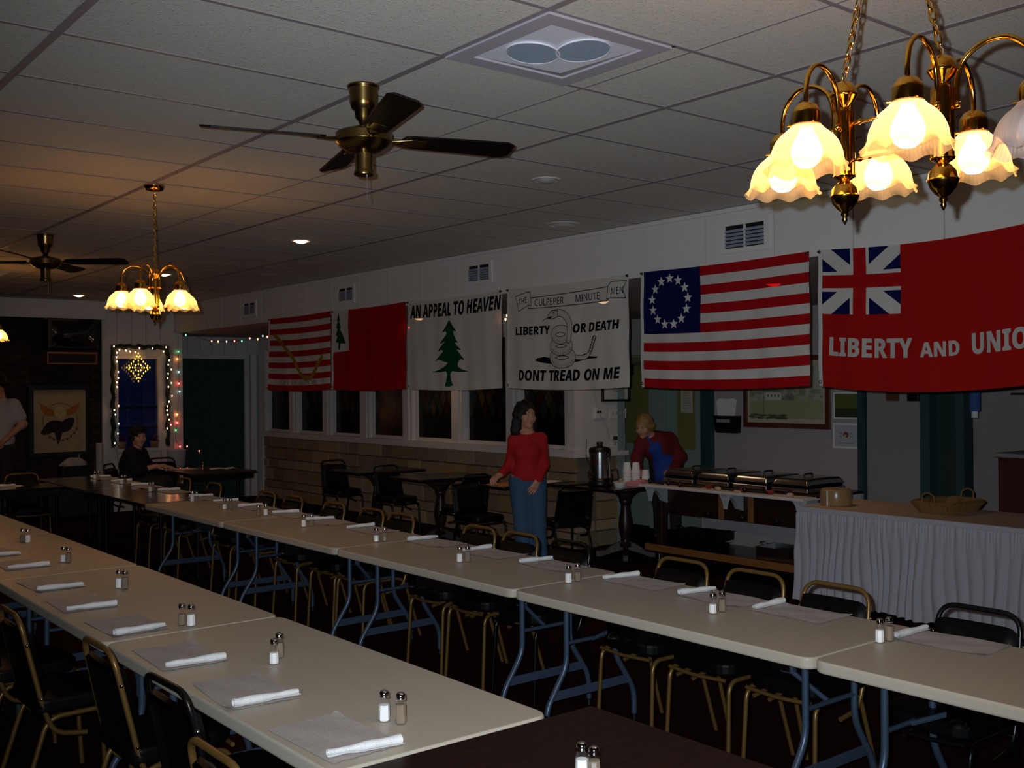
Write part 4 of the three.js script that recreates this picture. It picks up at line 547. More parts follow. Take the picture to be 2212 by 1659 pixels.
{ // hot buffet cart
  const o = thing('buffet_cart', 'dark wooden hot buffet cart with a white tray shelf on grey brackets', 'buffet', [0, 0, 0]); const z0 = -7.13, z1 = -5.25;
  part('tray_shelf', box(7.3, 7.56, 0.765, 0.79, z0, z1, 0.006), M.white, o); part('counter', box(7.5, 8.2, 0.775, 0.8, z0, z1, 0.006), M.darkWood, o);
  part('front_panel', box(7.56, 7.59, 0.5, 0.775, z0 + 0.1, z1 - 0.02), M.darkWood, o, 'dark front panel with control knobs');
  for (const z of [-6.32, -5.98]) part('stile', box(7.55, 7.562, 0.5, 0.765, z - 0.03, z + 0.03, 0.003), M.oak, o);
  for (const z of [z0 + 0.12, -6.09, z1 - 0.05]) { const s = new THREE.Shape(); s.moveTo(0, 0); s.lineTo(0.22, 0); s.lineTo(0.22, -0.02); s.quadraticCurveTo(0.1, -0.03, 0.05, -0.14); s.lineTo(0, -0.16); s.closePath(); const g = extrude(s, 0.05, 0.004).rotateY(Math.PI).translate(7.556, 0.764, z + 0.025); part('bracket', metreUV(g), mat(0xa7adb0, 0.5), o);
    part('bracket_face', metreUV(extrude((() => { const q = new THREE.Shape(); q.moveTo(-0.075, 0); q.lineTo(0.075, 0); q.quadraticCurveTo(0.03, -0.04, 0.018, -0.13); q.lineTo(-0.018, -0.13); q.quadraticCurveTo(-0.03, -0.04, -0.075, 0); return q; })(), 0.008, 0.002).rotateY(-Math.PI / 2).translate(7.345, 0.764, z)), mat(0xb4babd, 0.5), o); }
  for (const z of [z0 + 0.08, z1 - 0.06]) part('post', box(7.5, 7.58, 0.0, 0.775, z - 0.035, z + 0.035, 0.006), M.darkWood, o);
  part('bottom_board', box(7.3, 7.34, 0.155, 0.225, z0 + 0.08, z1, 0.004), M.oak, o); part('lower_shelf', box(7.3, 8.2, 0.15, 0.17, z0 + 0.08, z1, 0.003), M.darkWood, o);
  part('back_board', box(8.16, 8.2, 0.17, 0.775, z0 + 0.05, z1), mat(0xa8a2a2, 0.7), o); part('base', box(7.5, 8.1, 0.0, 0.15, z0 + 0.14, z1 - 0.06), M.blackMetal, o);
  for (const z of [-6.93, -6.88, -6.5, -6.44, -6.1, -6.04, -5.72, -5.66, -5.42, -5.36]) { const k = part('knob', join([cyl(0.019, 0.016, 0.03, 0, 16), cyl(0.006, 0.006, 0.012, 0.03, 8)]).rotateZ(Math.PI / 2), M.blackPlastic, o); k.position.set(7.56, 0.535, z); }
  for (const z of [-6.93, -6.5, -6.1, -5.72, -5.42]) { const k = part('knob_ring', new THREE.TorusGeometry(0.024, 0.003, 8, 24).rotateY(Math.PI / 2), M.chrome, o); k.position.set(7.555, 0.535, z); }
  part('foot', cyl(0.02, 0.015, 0.15, 0, 12).translate(7.46, 0, z0 + 0.12), M.steel, o);
}
{ // covered steam pans
  const mk = () => { const o = new THREE.Group(); part('pan', box(-0.28, 0.28, 0, 0.045, -0.19, 0.19, 0.012), M.steel, o); part('water_pan', box(-0.26, 0.26, 0.045, 0.07, -0.175, 0.175, 0.008), M.blackMetal, o);
    part('lid', sheet((u, v) => { const x = (u - 0.5) * 2, z = (v - 0.5) * 2, e = Math.max(Math.abs(x), Math.abs(z)), k = Math.min(1, (1 - e) / 0.16), h = 0.07 + 0.05 * Math.sin(Math.min(1, k) * Math.PI / 2) + 0.006 * (1 - x * x); return [x * 0.275, h, -z * 0.185]; }, 40, 32, 0.002), M.steel, o);
    part('lid_handle', pipe([[-0.06, 0.122, 0], [-0.06, 0.15, 0], [0.06, 0.15, 0], [0.06, 0.122, 0]], 0.007, 0.02, false, 8), M.blackPlastic, o); return o; };
  const src = mk(); [-6.86, -6.43, -6.0, -5.57].forEach((z, i) => { const c = src.clone(); c.name = numbered('chafing_dish'); c.position.set(7.84, 0.801, z); tag(c, ['lidded steel steam pan nearest the foam cups', 'lidded steel steam pan, second from the foam cups', 'lidded steel steam pan, third from the foam cups', 'lidded steel steam pan next to the skirted table'][i], 'chafing dish', 'lidded steam pans on the buffet cart'); scene.add(c); });
  const red = lathe([[0, 0], [0.022, 0], [0.034, 0.03], [0.036, 0.034], [0.032, 0.03], [0.02, 0.006], [0, 0.006]], 20);
  [-6.35, -5.95, -5.66].forEach((z, i) => solo('sauce_cup', red.clone(), M.lemon, `small red cup before the ${['second', 'third', 'last'][i]} steam pan from the foam cups`, 'cup', [7.42, 0.7905, z], 0, 'red cups on the tray shelf'));
  const ladle = join([pipe([[-0.13, 0.012, 0], [0.05, 0.012, 0], [0.09, 0.014, 0]], 0.007, 0.03, false, 8), ball(0.026, 0.11, 0.026, 0, 12)]);
  [[-6.98, 1.3], [-6.72, 1.5], [-6.55, 1.7], [-6.15, 1.4], [-5.8, 1.6]].forEach(([z, a], i) => solo('serving_spoon', ladle.clone(), M.blackPlastic, `black serving spoon lying on the tray shelf, ${ord[i]} from the foam cups`, 'spoon', [7.39, 0.7905, z], a, 'black serving spoons on the tray shelf'));
  [[-5.42, 0.2], [-6.2, 1]].forEach(([z, a], i) => solo('food_crumpled_napkin', ball(0.03, 0, 0.022, 0, 10).scale(1.5, 0.7, 1), M.tanCloth, i ? 'crumpled tan paper on the tray shelf between serving spoons' : 'crumpled tan paper at the skirted-table end of the tray shelf', 'paper', [7.37, 0.7905, z], a));
}
{ // roasting pans and cookware on the cart's lower shelf
  const pan = (w, d, h, m) => { const o = new THREE.Group(); part('pan_body', join([box(-w, w, 0, 0.008, -d, d), ...[[-1, 0], [1, 0], [0, -1], [0, 1]].map(([a, b]) => a ? box(a * w - 0.004, a * w + 0.004, 0, h, -d, d) : box(-w, w, 0, h, b * d - 0.004, b * d + 0.004)), box(-w - 0.015, w + 0.015, h - 0.004, h, -d - 0.015, -d), box(-w - 0.015, w + 0.015, h - 0.004, h, d, d + 0.015)]), m, o); for (const s of [-1, 1]) part('handle', pipe([[-0.04, h, s * d], [-0.04, h + 0.02, s * (d + 0.04)], [0.04, h + 0.02, s * (d + 0.04)], [0.04, h, s * d]], 0.006, 0.015, false, 6), m, o); return o; };
  const add = (src, label, p, t) => { src.name = numbered('roasting_pan'); src.position.set(...p); src.rotation.y = t; tag(src, label, 'pan', 'pans on the cart\'s lower shelf'); scene.add(src); };
  add(pan(0.16, 0.25, 0.09, M.blackMetal), 'black roasting pan on the lower shelf of the cart', [7.6, 0.171, -6.65], 0); add(pan(0.16, 0.24, 0.08, M.blackMetal), 'black roasting pan stacked on another on the cart', [7.62, 0.285, -6.6], 0.12); add(pan(0.15, 0.2, 0.16, M.steel), 'deep steel pan on the lower shelf by the skirted table', [7.55, 0.171, -5.6], 0.1);
  solo('white_box', box(-0.01, 0.01, 0, 0.1, -0.09, 0.09, 0.003), mat(0x8d8584, 0.8), 'pale card leaning above the deep steel pan under the buffet', 'card', [7.9, 0.171, -5.62], 0.0);
}
{ // coffee things
  const o = thing('coffee_urn', 'tall steel coffee urn with black lid and base', 'coffee urn', [7.22, 0.7505, -7.58]);
  part('base', lathe([[0, 0], [0.115, 0], [0.118, 0.02], [0.108, 0.04], [0.105, 0.075], [0, 0.075]], 32), M.blackPlastic, o); part('tank', lathe([[0.1, 0.075], [0.103, 0.08], [0.103, 0.34], [0.1, 0.345], [0, 0.345]], 36), M.steel, o);
  part('lid', lathe([[0.108, 0.335], [0.11, 0.345], [0.1, 0.375], [0.05, 0.388], [0.03, 0.392], [0.028, 0.41], [0.034, 0.42], [0.03, 0.432], [0, 0.434]], 32), M.blackPlastic, o);
  for (const s of [-1, 1]) part('handle', pipe([[0, 0.32, s * 0.1], [0, 0.35, s * 0.14], [0, 0.31, s * 0.145], [0, 0.29, s * 0.103]], 0.01, 0.02, false, 8), M.blackPlastic, o);
  part('tap', join([pipe([[-0.1, 0.11, 0], [-0.15, 0.11, 0], [-0.15, 0.08, 0]], 0.01, 0.015, false, 8), box(-0.156, -0.144, 0.12, 0.15, -0.008, 0.008, 0.003)]), M.blackPlastic, o);
  part('cord', sweep(smooth([[0.06, 0.05, 0.08], [0.2, 0.02, -0.1], [0.3, 0.2, -0.5], [0.42, 0.42, -0.645]], 8), 0.004, 6), M.blackPlastic, o);
  const p = thing('coffee_pot', 'glass coffee pot with a black handle behind the urn', 'coffee pot', [7.5, 0.7505, -7.78]);
  part('carafe', lathe([[0, 0], [0.06, 0], [0.075, 0.03], [0.072, 0.07], [0.045, 0.12], [0.042, 0.14]], 28), mat(0x5a3a22, 0.06, 0, { transmission: 0.7, thickness: 0 }), p); part('collar', lathe([[0.047, 0.112], [0.05, 0.12], [0.046, 0.145], [0, 0.148]], 24), M.blackPlastic, p); part('handle', pipe([[0.03, 0.135, 0.03], [0.08, 0.14, 0.08], [0.09, 0.03, 0.09], [0.06, 0.02, 0.05]], 0.008, 0.03, false, 8), M.blackPlastic, p);
  const cupG = lathe([[0, 0.104], [0.0315, 0.103], [0.0432, 0.0005], [0.0445, 0], [0.045, 0.004], [0.034, 0.105], [0.03, 0.108], [0, 0.108]], 24);
  [[7.66, -7.64, 4, 'tall cup stack closest to the urn'], [7.73, -7.58, 4, 'tall cup stack between the other two'], [7.79, -7.5, 2, 'short cup stack beside the buffet']].forEach(([x, z, n, l]) => { for (let i = 0; i < n; i++) { const c = solo('foam_cup', cupG, M.cup, i === n - 1 ? `top cup of the ${l}` : `foam cup ${ord[i]} up in the ${l}`, 'cup', [x, 0.751 + i * (n > 2 ? 0.032 : 0.02), z], 0, 'stacked white foam cups'); void c; } });
  solo('creamer_bowl', lathe([[0, 0], [0.05, 0], [0.062, 0.05], [0.065, 0.055], [0.058, 0.05], [0.046, 0.006], [0, 0.006]], 24), M.cup, 'white bowl filled with creamers beside the urn', 'bowl', [7.2, 0.7505, -7.28]);
  const cr = lathe([[0, 0], [0.014, 0], [0.02, 0.022], [0.022, 0.023], [0, 0.025]], 12); for (let i = 0; i < 9; i++) solo('creamer', cr, M.tanCloth, 'small creamer pot heaped in the white bowl', 'creamer', [7.2 + 0.032 * Math.cos(i * 0.9) * (i < 7 ? 1 : 0.3), 0.762 + 0.016 * (i % 3) + (i > 6 ? 0.02 : 0), -7.28 + 0.032 * Math.sin(i * 0.9) * (i < 7 ? 1 : 0.3)], i, 'creamers in the white bowl');
  solo('sugar_caddy', box(-0.07, 0.07, 0, 0.05, -0.09, 0.09, 0.012), M.pink, 'pink packet box on the table between urn and cups', 'box', [7.42, 0.7505, -7.27], 0.3); solo('sugar_caddy', box(-0.05, 0.05, 0, 0.045, -0.05, 0.05, 0.012), M.pink, 'small pink packet box in front of the foam cups', 'box', [7.62, 0.7505, -7.4], 0.4);
}
// ================= things on the walls of the serving side =================
function framed(name, label, cat, o3, axis, w, h, fw, frameMat, picture, depth = 0.025) { // axis 'x': hangs on a wall facing -x; 'z': on a wall facing +z. Centre o3
  const o = thing(name, label, cat, o3, axis === 'x' ? -Math.PI / 2 : 0);
  part('frame', join([box(-w / 2, w / 2, h / 2 - fw, h / 2, 0, depth, 0.004), box(-w / 2, w / 2, -h / 2, -h / 2 + fw, 0, depth, 0.004), box(-w / 2, -w / 2 + fw, -h / 2 + fw, h / 2 - fw, 0, depth, 0.004), box(w / 2 - fw, w / 2, -h / 2 + fw, h / 2 - fw, 0, depth, 0.004)]), frameMat, o);
  const g = sheet((u, v) => [(u - 0.5) * (w - 2 * fw + 0.01), (v - 0.5) * (h - 2 * fw + 0.01), depth * 0.4], 1, 1, 0.004); part('picture', g, mat(0xffffff, 0.6, 0, { map: tex(canvas(512, Math.round(512 * h / w), picture)) }), o); return o;
}
framed('painting', 'wide framed painting of a pale house and lawn on the kitchen-side wall', 'painting', [BX - 0.001, 1.66, -6.955], 'x', 1.12, 0.78, 0.055, mat(0x5e2c1a, 0.35, 0, { clearcoat: 0.4 }), (g, w, h) => { g.fillStyle = '#c9bda2'; g.fillRect(0, 0, w, h); const i = 18; g.fillStyle = '#b9b7a6'; g.fillRect(i, i, w - 2 * i, h * 0.6); for (let k = 0; k < 60; k++) { g.fillStyle = ['#7f8560', '#8d8f6a', '#a9a47c', '#6c7352'][k % 4]; g.globalAlpha = 0.5; g.beginPath(); g.arc(rr(i, w - i), h * rr(0.42, 0.62), rr(8, 26), 0, 6.3); g.fill(); } g.globalAlpha = 1; g.fillStyle = '#d9d3c2'; g.fillRect(w * 0.25, h * 0.5, w * 0.2, h * 0.13); g.fillStyle = '#8d8578'; poly(g, [[w * 0.22, h * 0.5], [w * 0.35, h * 0.4], [w * 0.48, h * 0.5]]); g.fill(); g.fillStyle = '#55584c'; for (let k = 0; k < 4; k++) g.fillRect(w * (0.27 + 0.045 * k), h * 0.54, 8, 14); g.fillStyle = '#a8ab7e'; g.fillRect(i, h * 0.63, w - 2 * i, h * 0.29); g.fillStyle = '#4d5636'; g.globalAlpha = 0.7; for (let k = 0; k < 30; k++) { g.beginPath(); g.ellipse(rr(i + 10, w * 0.5), h * rr(0.86, 0.92), rr(10, 30), 6, 0, 0, 6.3); g.fill(); } g.globalAlpha = 1; g.fillStyle = '#6b6a55'; g.fillRect(w * 0.21, h * 0.35, 6, h * 0.5); });
framed('poster', 'green photograph poster beside the painting', 'poster', [BX - 0.001, 1.52, -6.21], 'x', 0.3, 0.27, 0.014, M.paper, (g, w, h) => { g.fillStyle = '#5f6a30'; g.fillRect(0, 0, w, h); g.fillStyle = '#3c4520'; g.fillRect(0, h * 0.6, w, h * 0.4); g.fillStyle = '#1c1f14'; for (let k = 0; k < 18; k++) g.fillRect(rr(0, w), h * 0.72, 12, 50); }, 0.006);
framed('poster', 'white poster with a small red emblem below the green one', 'poster', [BX - 0.001, 1.21, -6.215], 'x', 0.31, 0.26, 0.02, M.paper, (g, w, h) => { g.fillStyle = '#bfc0c6'; g.fillRect(0, 0, w, h); g.fillStyle = '#8a3a30'; g.beginPath(); g.arc(w * 0.5, h * 0.45, 56, 0, 6.3); g.fill(); g.fillStyle = '#c8b070'; g.beginPath(); g.arc(w * 0.47, h * 0.5, 30, 0, 6.3); g.fill(); g.fillStyle = '#6b5048'; for (const s of [-1, 1]) for (let k = 0; k < 2; k++) g.fillRect(w * 0.5 + s * 110 - 30, h * 0.38 + k * 55, 60, 10); g.fillRect(w * 0.2, h * 0.82, w * 0.6, 8); }, 0.006);
framed('notice', 'small white notice above the green poster', 'notice', [BX - 0.001, 1.73, -6.21], 'x', 0.26, 0.12, 0.01, M.paper, (g, w, h) => { g.fillStyle = '#c5c3bd'; g.fillRect(0, 0, w, h); g.fillStyle = '#77786f'; for (let k = 0; k < 4; k++) g.fillRect(40, 40 + k * 45, w - 80 - (k % 2) * 90, 10); }, 0.004);
framed('notice', 'paper notice hung on the olive glass of the kitchen door', 'notice', [9.435, 1.62, -8.4], 'x', 0.17, 0.4, 0.006, M.paper, (g, w, h) => { g.fillStyle = '#c9bfa5'; g.fillRect(0, 0, w, h); g.fillStyle = '#8b8068'; for (let k = 0; k < 12; k++) g.fillRect(50, 70 + k * 88, w - 100 - (k % 3) * 70, 18); }, 0.004);
{ const o = thing('file_holder', 'black wall pocket holding white papers by the kitchen door', 'file holder', [BX, 1.3, -7.74]);
  const s = new THREE.Shape(); s.moveTo(-0.18, 0.09); s.lineTo(0.18, 0.09); s.lineTo(0.17, -0.09); s.quadraticCurveTo(0.165, -0.1, 0.15, -0.1); s.lineTo(-0.13, -0.1); s.quadraticCurveTo(-0.15, -0.1, -0.155, -0.08); s.closePath(); part('pocket', metreUV(extrude(s, 0.05, 0.003).rotateY(-Math.PI / 2).translate(-0.003, 0, 0)), M.blackPlastic, o); part('name_card', box(-0.062, -0.056, 0.015, 0.055, -0.13, 0.06), mat(0x9a9890, 0.7), o);
  for (let i = 0; i < 5; i++) { const b = part('sheet', sheet((u, v) => [-0.015 - 0.006 * i + 0.02 * v * v * (i % 2 ? 1 : 0), 0.02 + 0.26 * v, -0.14 + 0.25 * u], 6, 6, 0.001), M.paper, o); b.rotation.x = -0.12 + 0.06 * i; } }
framed('certificate', 'black framed certificate on the white corner boards behind the urn', 'picture', [8.1, 1.72, ZR + 0.001], 'z', 0.42, 0.3, 0.025, M.blackPlastic, (g, w, h) => { g.fillStyle = '#d8d2c6'; g.fillRect(0, 0, w, h); g.fillStyle = '#b3aca4'; g.beginPath(); g.arc(w / 2, h * 0.5, 70, 0, 6.3); g.fill(); g.fillRect(w * 0.3, h * 0.8, w * 0.4, 8); });
{ const o = thing('thermostat', 'small white thermostat under the black framed certificate', 'thermostat', [7.86, 1.45, ZR]); part('body', box(-0.09, 0.09, -0.06, 0.06, 0, 0.03, 0.008), M.white, o); part('display', box(-0.06, 0.0, 0.0, 0.025, 0.03, 0.034, 0.002), M.blackPlastic, o); }
{ const o = thing('switch_plate', 'white plate with a row of four light switches beside the thermostat', 'switch', [8.14, 1.44, ZR]); part('plate', box(-0.13, 0.13, -0.055, 0.055, 0, 0.008, 0.004), M.white, o); for (let i = 0; i < 4; i++) part('toggle', box(-0.1 + i * 0.06, -0.08 + i * 0.06, -0.01, 0.02, 0.008, 0.02, 0.003), M.grey, o); }
{ const o = thing('outlet_plate', 'white double outlet plate right of the urn\'s lid', 'outlet', [8.14, 1.14, ZR]); part('plate', box(-0.11, 0.11, -0.075, 0.075, 0, 0.008, 0.004), M.white, o); for (const s of [-1, 1]) for (const t of [-1, 1]) part('socket', box(s * 0.05 - 0.022, s * 0.05 + 0.022, t * 0.032 - 0.02, t * 0.032 + 0.02, 0.008, 0.011, 0.003), M.grey, o); part('plug', box(-0.085, -0.045, 0.01, 0.05, 0.011, 0.045, 0.006), M.blackPlastic, o); }
solo('hanging_wire', sweep(smooth([[7.74, 1.9, ZR + 0.012], [7.78, 1.66, ZR + 0.012], [7.82, 1.5, ZR + 0.035], [7.84, 1.42, ZR + 0.038], [7.95, 1.3, ZR + 0.02], [8.0, 1.17, ZR + 0.012], [8.05, 1.15, ZR + 0.02]], 8), 0.0035, 6), M.grey, 'thin grey wire running down past the thermostat to the outlet', 'wire');
{ const o = thing('wall_shelf', 'dark shelf high on the wall seen between the rattlesnake and star flags', 'shelf', [BX, 2.0, -8.9]); part('board', box(-0.22, 0, 0, 0.03, -0.5, 0.5, 0.004), mat(0x5a5a5c, 0.6), o); for (const z of [-0.35, 0.35]) part('bracket', box(-0.18, 0, -0.12, 0, z - 0.01, z + 0.01), M.blackMetal, o); }
{ const o = thing('red_ornament', 'red rooster-like ornament with dark tail on the high shelf', 'ornament', [9.28, 2.0305, -8.82]); part('body', ball(0.09, 0, 0.14, 0.02, 16).scale(1, 0.9, 1.2), M.redKnit, o); part('tail', new THREE.ConeGeometry(0.06, 0.16, 8).rotateX(-0.9).translate(0, 0.22, -0.12), M.blackPlastic, o); part('foot', cyl(0.04, 0.012, 0.07, 0, 10), M.blackPlastic, o); }
{ const o = thing('kitchen_cabinet', 'dark red-brown cabinet with a pale counter at the picture\'s right edge', 'cabinet', [9.62, 0, -4.05]); part('body', box(0, 0.6, 0.06, 1.05, -0.7, 1.2, 0.004), mat(0x4a1f14, 0.5), o); part('counter', box(-0.03, 0.62, 1.05, 1.09, -0.73, 1.2, 0.006), mat(0x9a9694, 0.5), o); part('plinth', box(0.05, 0.6, 0, 0.06, -0.68, 1.2), M.blackPlastic, o); for (const z of [-0.7, -0.22, 0.26, 0.74]) { const d = part('door', box(-0.018, 0, 0.1, 1.0, z + 0.01, z + 0.46, 0.004), mat(0x54241a, 0.5), o); part('handle', pipe([[-0.02, 0.9, z + 0.4], [-0.045, 0.9, z + 0.4], [-0.045, 0.8, z + 0.4], [-0.02, 0.8, z + 0.4]], 0.004, 0.01, false, 6), M.steel, d); } }
{ const o = thing('wire_shelf', 'grey wall shelf with crockery above the kitchen counter', 'shelf', [10.69, 1.62, -4.4]); part('board', box(-0.3, 0, 0, 0.02, -0.6, 1.2, 0.003), M.steel, o); }
solo('serving_bowl', lathe([[0, 0], [0.06, 0], [0.11, 0.06], [0.115, 0.065], [0.1, 0.06], [0.05, 0.008], [0, 0.008]], 24), M.cup, 'pale bowl on the kitchen wall shelf', 'bowl', [10.53, 1.6405, -4.55]);
solo('tin', lathe([[0, 0], [0.07, 0], [0.07, 0.2], [0.066, 0.205], [0, 0.205]], 24), mat(0x6a6428, 0.5), 'olive tin standing on the cabinet counter', 'tin', [9.85, 1.0905, -4.5]);
{ const o = thing('paper_towel', 'blue paper towel roll hanging near the cabinet', 'paper towel', [9.41, 1.62, -4.86]); part('roll', cyl(0.05, 0.05, 0.28, -0.14, 24), mat(0x3a5c9a, 0.8), o); part('end', cyl(0.03, 0.03, 0.06, -0.2, 16), M.paper, o); part('holder', box(0.03, 0.06, -0.02, 0.2, -0.02, 0.02, 0.004), M.steel, o); }

// ================= far wall decorations =================
{ const g0 = [], X0 = 4.87, X1 = 5.74, Y0 = 0.9, Y1 = 2.36, path = []; const add = (a, b, n) => { for (let i = 0; i < n; i++) path.push([a[0] + (b[0] - a[0]) * i / n, a[1] + (b[1] - a[1]) * i / n]); };
  add([X0 + 0.04, Y0 + 0.04], [X0 + 0.04, Y1], 46); add([X0 + 0.04, Y1], [X1 - 0.04, Y1], 28); add([X1 - 0.04, Y1], [X1 - 0.04, Y0], 46);
  const S = path.map(([x, y], i) => V(x + 0.008 * Math.sin(i * 0.9), y + 0.012 * Math.sin(i * 1.3), ZF + 0.062)); g0.push(sweep(S, (t) => 0.03 + 0.006 * Math.sin(t * 90), 8));
  for (const p of S) for (let k = 0; k < 12; k++) { const d = V(rr(-1, 1), rr(-1, 1), rr(0, 1)).normalize().multiplyScalar(rr(0.05, 0.075)), n = V(-d.y, d.x, 0).normalize().multiplyScalar(0.004), q = p.clone().add(d); const g = new THREE.BufferGeometry(); g.setAttribute('position', new THREE.Float32BufferAttribute([p.x - n.x, p.y - n.y, p.z, p.x + n.x, p.y + n.y, p.z, q.x, q.y, q.z], 3)); g.setAttribute('uv', new THREE.Float32BufferAttribute([0, 0, 1, 0, 1, 1], 2)); g.computeVertexNormals(); g0.push(g); }
  solo('garland', join(g0), M.leafDark, 'dark green tinsel garland framing the blue window', 'garland');
}
const bulbGeo = lathe([[0, -0.014], [0.004, -0.01], [0.0085, 0.0], [0.007, 0.01], [0.005, 0.013], [0, 0.013]], 10);
const lightCols = { w: glow(new THREE.Color(1, 0.5, 0.2), 12), r: glow(new THREE.Color(1, 0.08, 0.06), 18), o: glow(new THREE.Color(1, 0.32, 0.06), 18), g: glow(new THREE.Color(0.1, 0.8, 0.25), 6), b: glow(new THREE.Color(0.35, 0.7, 0.75), 5), d: glow(new THREE.Color(0.9, 0.75, 0.55), 5) };
const socketGeo = cyl(0.006, 0.006, 0.016, 0.011, 8);
function lightString(label, wirePts, bulbs) {
  const o = thing('string_lights', label, 'string lights'); part('wire', sweep(smooth(wirePts, 6), 0.003, 5), M.wire, o);
  for (const [x, y, z, c] of bulbs) { const b = part('bulb', bulbGeo, lightCols[c], o); b.position.set(x, y, z); const s = part('socket', socketGeo, M.wire, b); void s; }
}
{ const px = (l) => l.map(([u, v, c]) => [4.89 + (u - 930) / 490 * 0.835, 2.36 - (v - 440) / 865 * 1.47, ZF + 0.13, c]); // read off as fractions of the garland's width and height
  lightString('warm white string lights wound along the garland round the window', [[4.9, 0.92, ZF + 0.1], [4.92, 1.6, ZF + 0.1], [4.91, 2.36, ZF + 0.1], [5.3, 2.36, ZF + 0.1], [5.71, 2.36, ZF + 0.1], [5.7, 1.6, ZF + 0.1], [5.7, 0.92, ZF + 0.1]],
    px([[940, 440, 'w'], [1152, 452, 'w'], [1262, 452, 'd'], [1380, 440, 'w'], [1357, 478, 'w'], [985, 470, 'd'], [1038, 474, 'w'], [1074, 482, 'w'], [1117, 486, 'w'], [965, 493, 'w'], [960, 530, 'w'], [965, 568, 'w'], [974, 654, 'w'], [974, 704, 'w'], [960, 740, 'w'], [964, 779, 'w'], [975, 937, 'w'], [940, 972, 'w'], [948, 1010, 'd'], [974, 1087, 'b'], [967, 1168, 'd'], [942, 1248, 'd'], [1405, 552, 'w'], [1397, 590, 'd'], [1424, 632, 'w'], [1396, 668, 'd'], [1392, 706, 'w'], [1424, 747, 'w'], [1397, 780, 'w'], [1428, 860, 'w'], [1402, 908, 'w'], [1387, 946, 'w'], [1385, 983, 'w'], [1391, 1021, 'w'], [1402, 1062, 'o'], [1416, 1107, 'r'], [1385, 1138, 'w']]));
  // lit star of many small bulbs on a wire frame
  const o = thing('star_light', 'four-pointed star of yellow bulbs hanging in the blue window', 'star', [5.275, 2.06, ZF + 0.05]), pts = []; const tip = [[0, 0.205], [0.165, 0.0], [0, -0.195], [-0.165, 0.0]], inn = [[0.07, 0.085], [0.075, -0.08], [-0.075, -0.08], [-0.07, 0.085]];
  const ring = []; for (let i = 0; i < 4; i++) ring.push(tip[i], inn[i]); part('wire_frame', join([pipe(ring.map(([x, y]) => [x, y, 0]), 0.003, 0.002, true, 5), pipe([[0, 0.2, 0], [0, -0.19, 0]], 0.002, 0.01, false, 5), pipe([[-0.16, 0, 0], [0.16, 0, 0]], 0.002, 0.01, false, 5)]), M.wire, o);
  const starBulb = glow(new THREE.Color(1, 0.48, 0.06), 4.5); for (let i = 0; i < 8; i++) { const a = ring[i], b = ring[(i + 1) % 8]; for (let k = 0; k < 3; k++) pts.push([a[0] + (b[0] - a[0]) * k / 3, a[1] + (b[1] - a[1]) * k / 3]); } for (let i = 0; i < 8; i++) { const a = i / 8 * 6.283; pts.push([Math.cos(a) * 0.05, Math.sin(a) * 0.05]); } for (const k of [0.5, 0.75]) for (const [x, y] of tip) pts.push([x * k, y * k]);
  for (const [x, y] of pts) { const b = part('bulb', bulbGeo, starBulb, o); b.position.set(x, y, 0.008); b.scale.setScalar(0.95); }
  part('hanger', pipe([[0, 0.2, 0], [0, 0.3, -0.03]], 0.0015, 0.01, false, 5), M.wire, o);
}
{ const X = HX + 0.03, B = [[X, 2.533, -14.86, 'g'], [X, 2.408, -13.926, 'r'], [X, 2.393, -13.706, 'o'], [X, 2.382, -13.43, 'b'], [X, 2.379, -13.177, 'r'], [X, 2.37, -12.946, 'g'], [X, 2.396, -12.705, 'r'], [X, 2.375, -12.472, 'o'], [X, 2.41, -12.324, 'b'], [X, 2.393, -12.192, 'r'], [X, 2.349, -8.951, 'r'], [X, 2.347, -7.375, 'o'], [X, 2.379, -7.352, 'd']];
  lightString('coloured string lights sagging below the header to the alcove corner', [[X, 2.57, -15.1], [X, 2.56, -14.8], [X, 2.42, -14], [X, 2.385, -13.2], [X, 2.4, -12.3], [X, 2.45, -11.6], [X, 2.4, -10.5], [X, 2.36, -8.95], [X, 2.44, -8.1], [X, 2.36, -7.36], [X, 2.5, -6.6]], B);
  const Y = 5.82, z = ZF + 0.06; lightString('coloured string lights trailing down the white corner post by the dark door', [[Y + 0.04, 2.55, z], [Y + 0.05, 1.8, z], [Y + 0.02, 1.3, z], [Y, 1.0, z], [Y + 0.05, 0.9, z + 0.05], [Y + 0.16, 0.84, z + 0.2], [Y + 0.3, 0.83, z + 0.25]],
    [[Y + 0.045, 2.3, z, 'g'], [Y + 0.03, 2.19, z, 'o'], [Y + 0.05, 2.0, z, 'b'], [Y + 0.05, 1.83, z, 'r'], [Y + 0.06, 1.71, z, 'b'], [Y + 0.02, 1.37, z, 'o'], [Y + 0.02, 1.25, z, 'r'], [Y, 1.14, z, 'g'], [Y + 0.04, 0.9, z + 0.05, 'r'], [Y + 0.13, 0.9, z + 0.1, 'r'], [Y + 0.27, 0.83, z + 0.2, 'r']]);
}
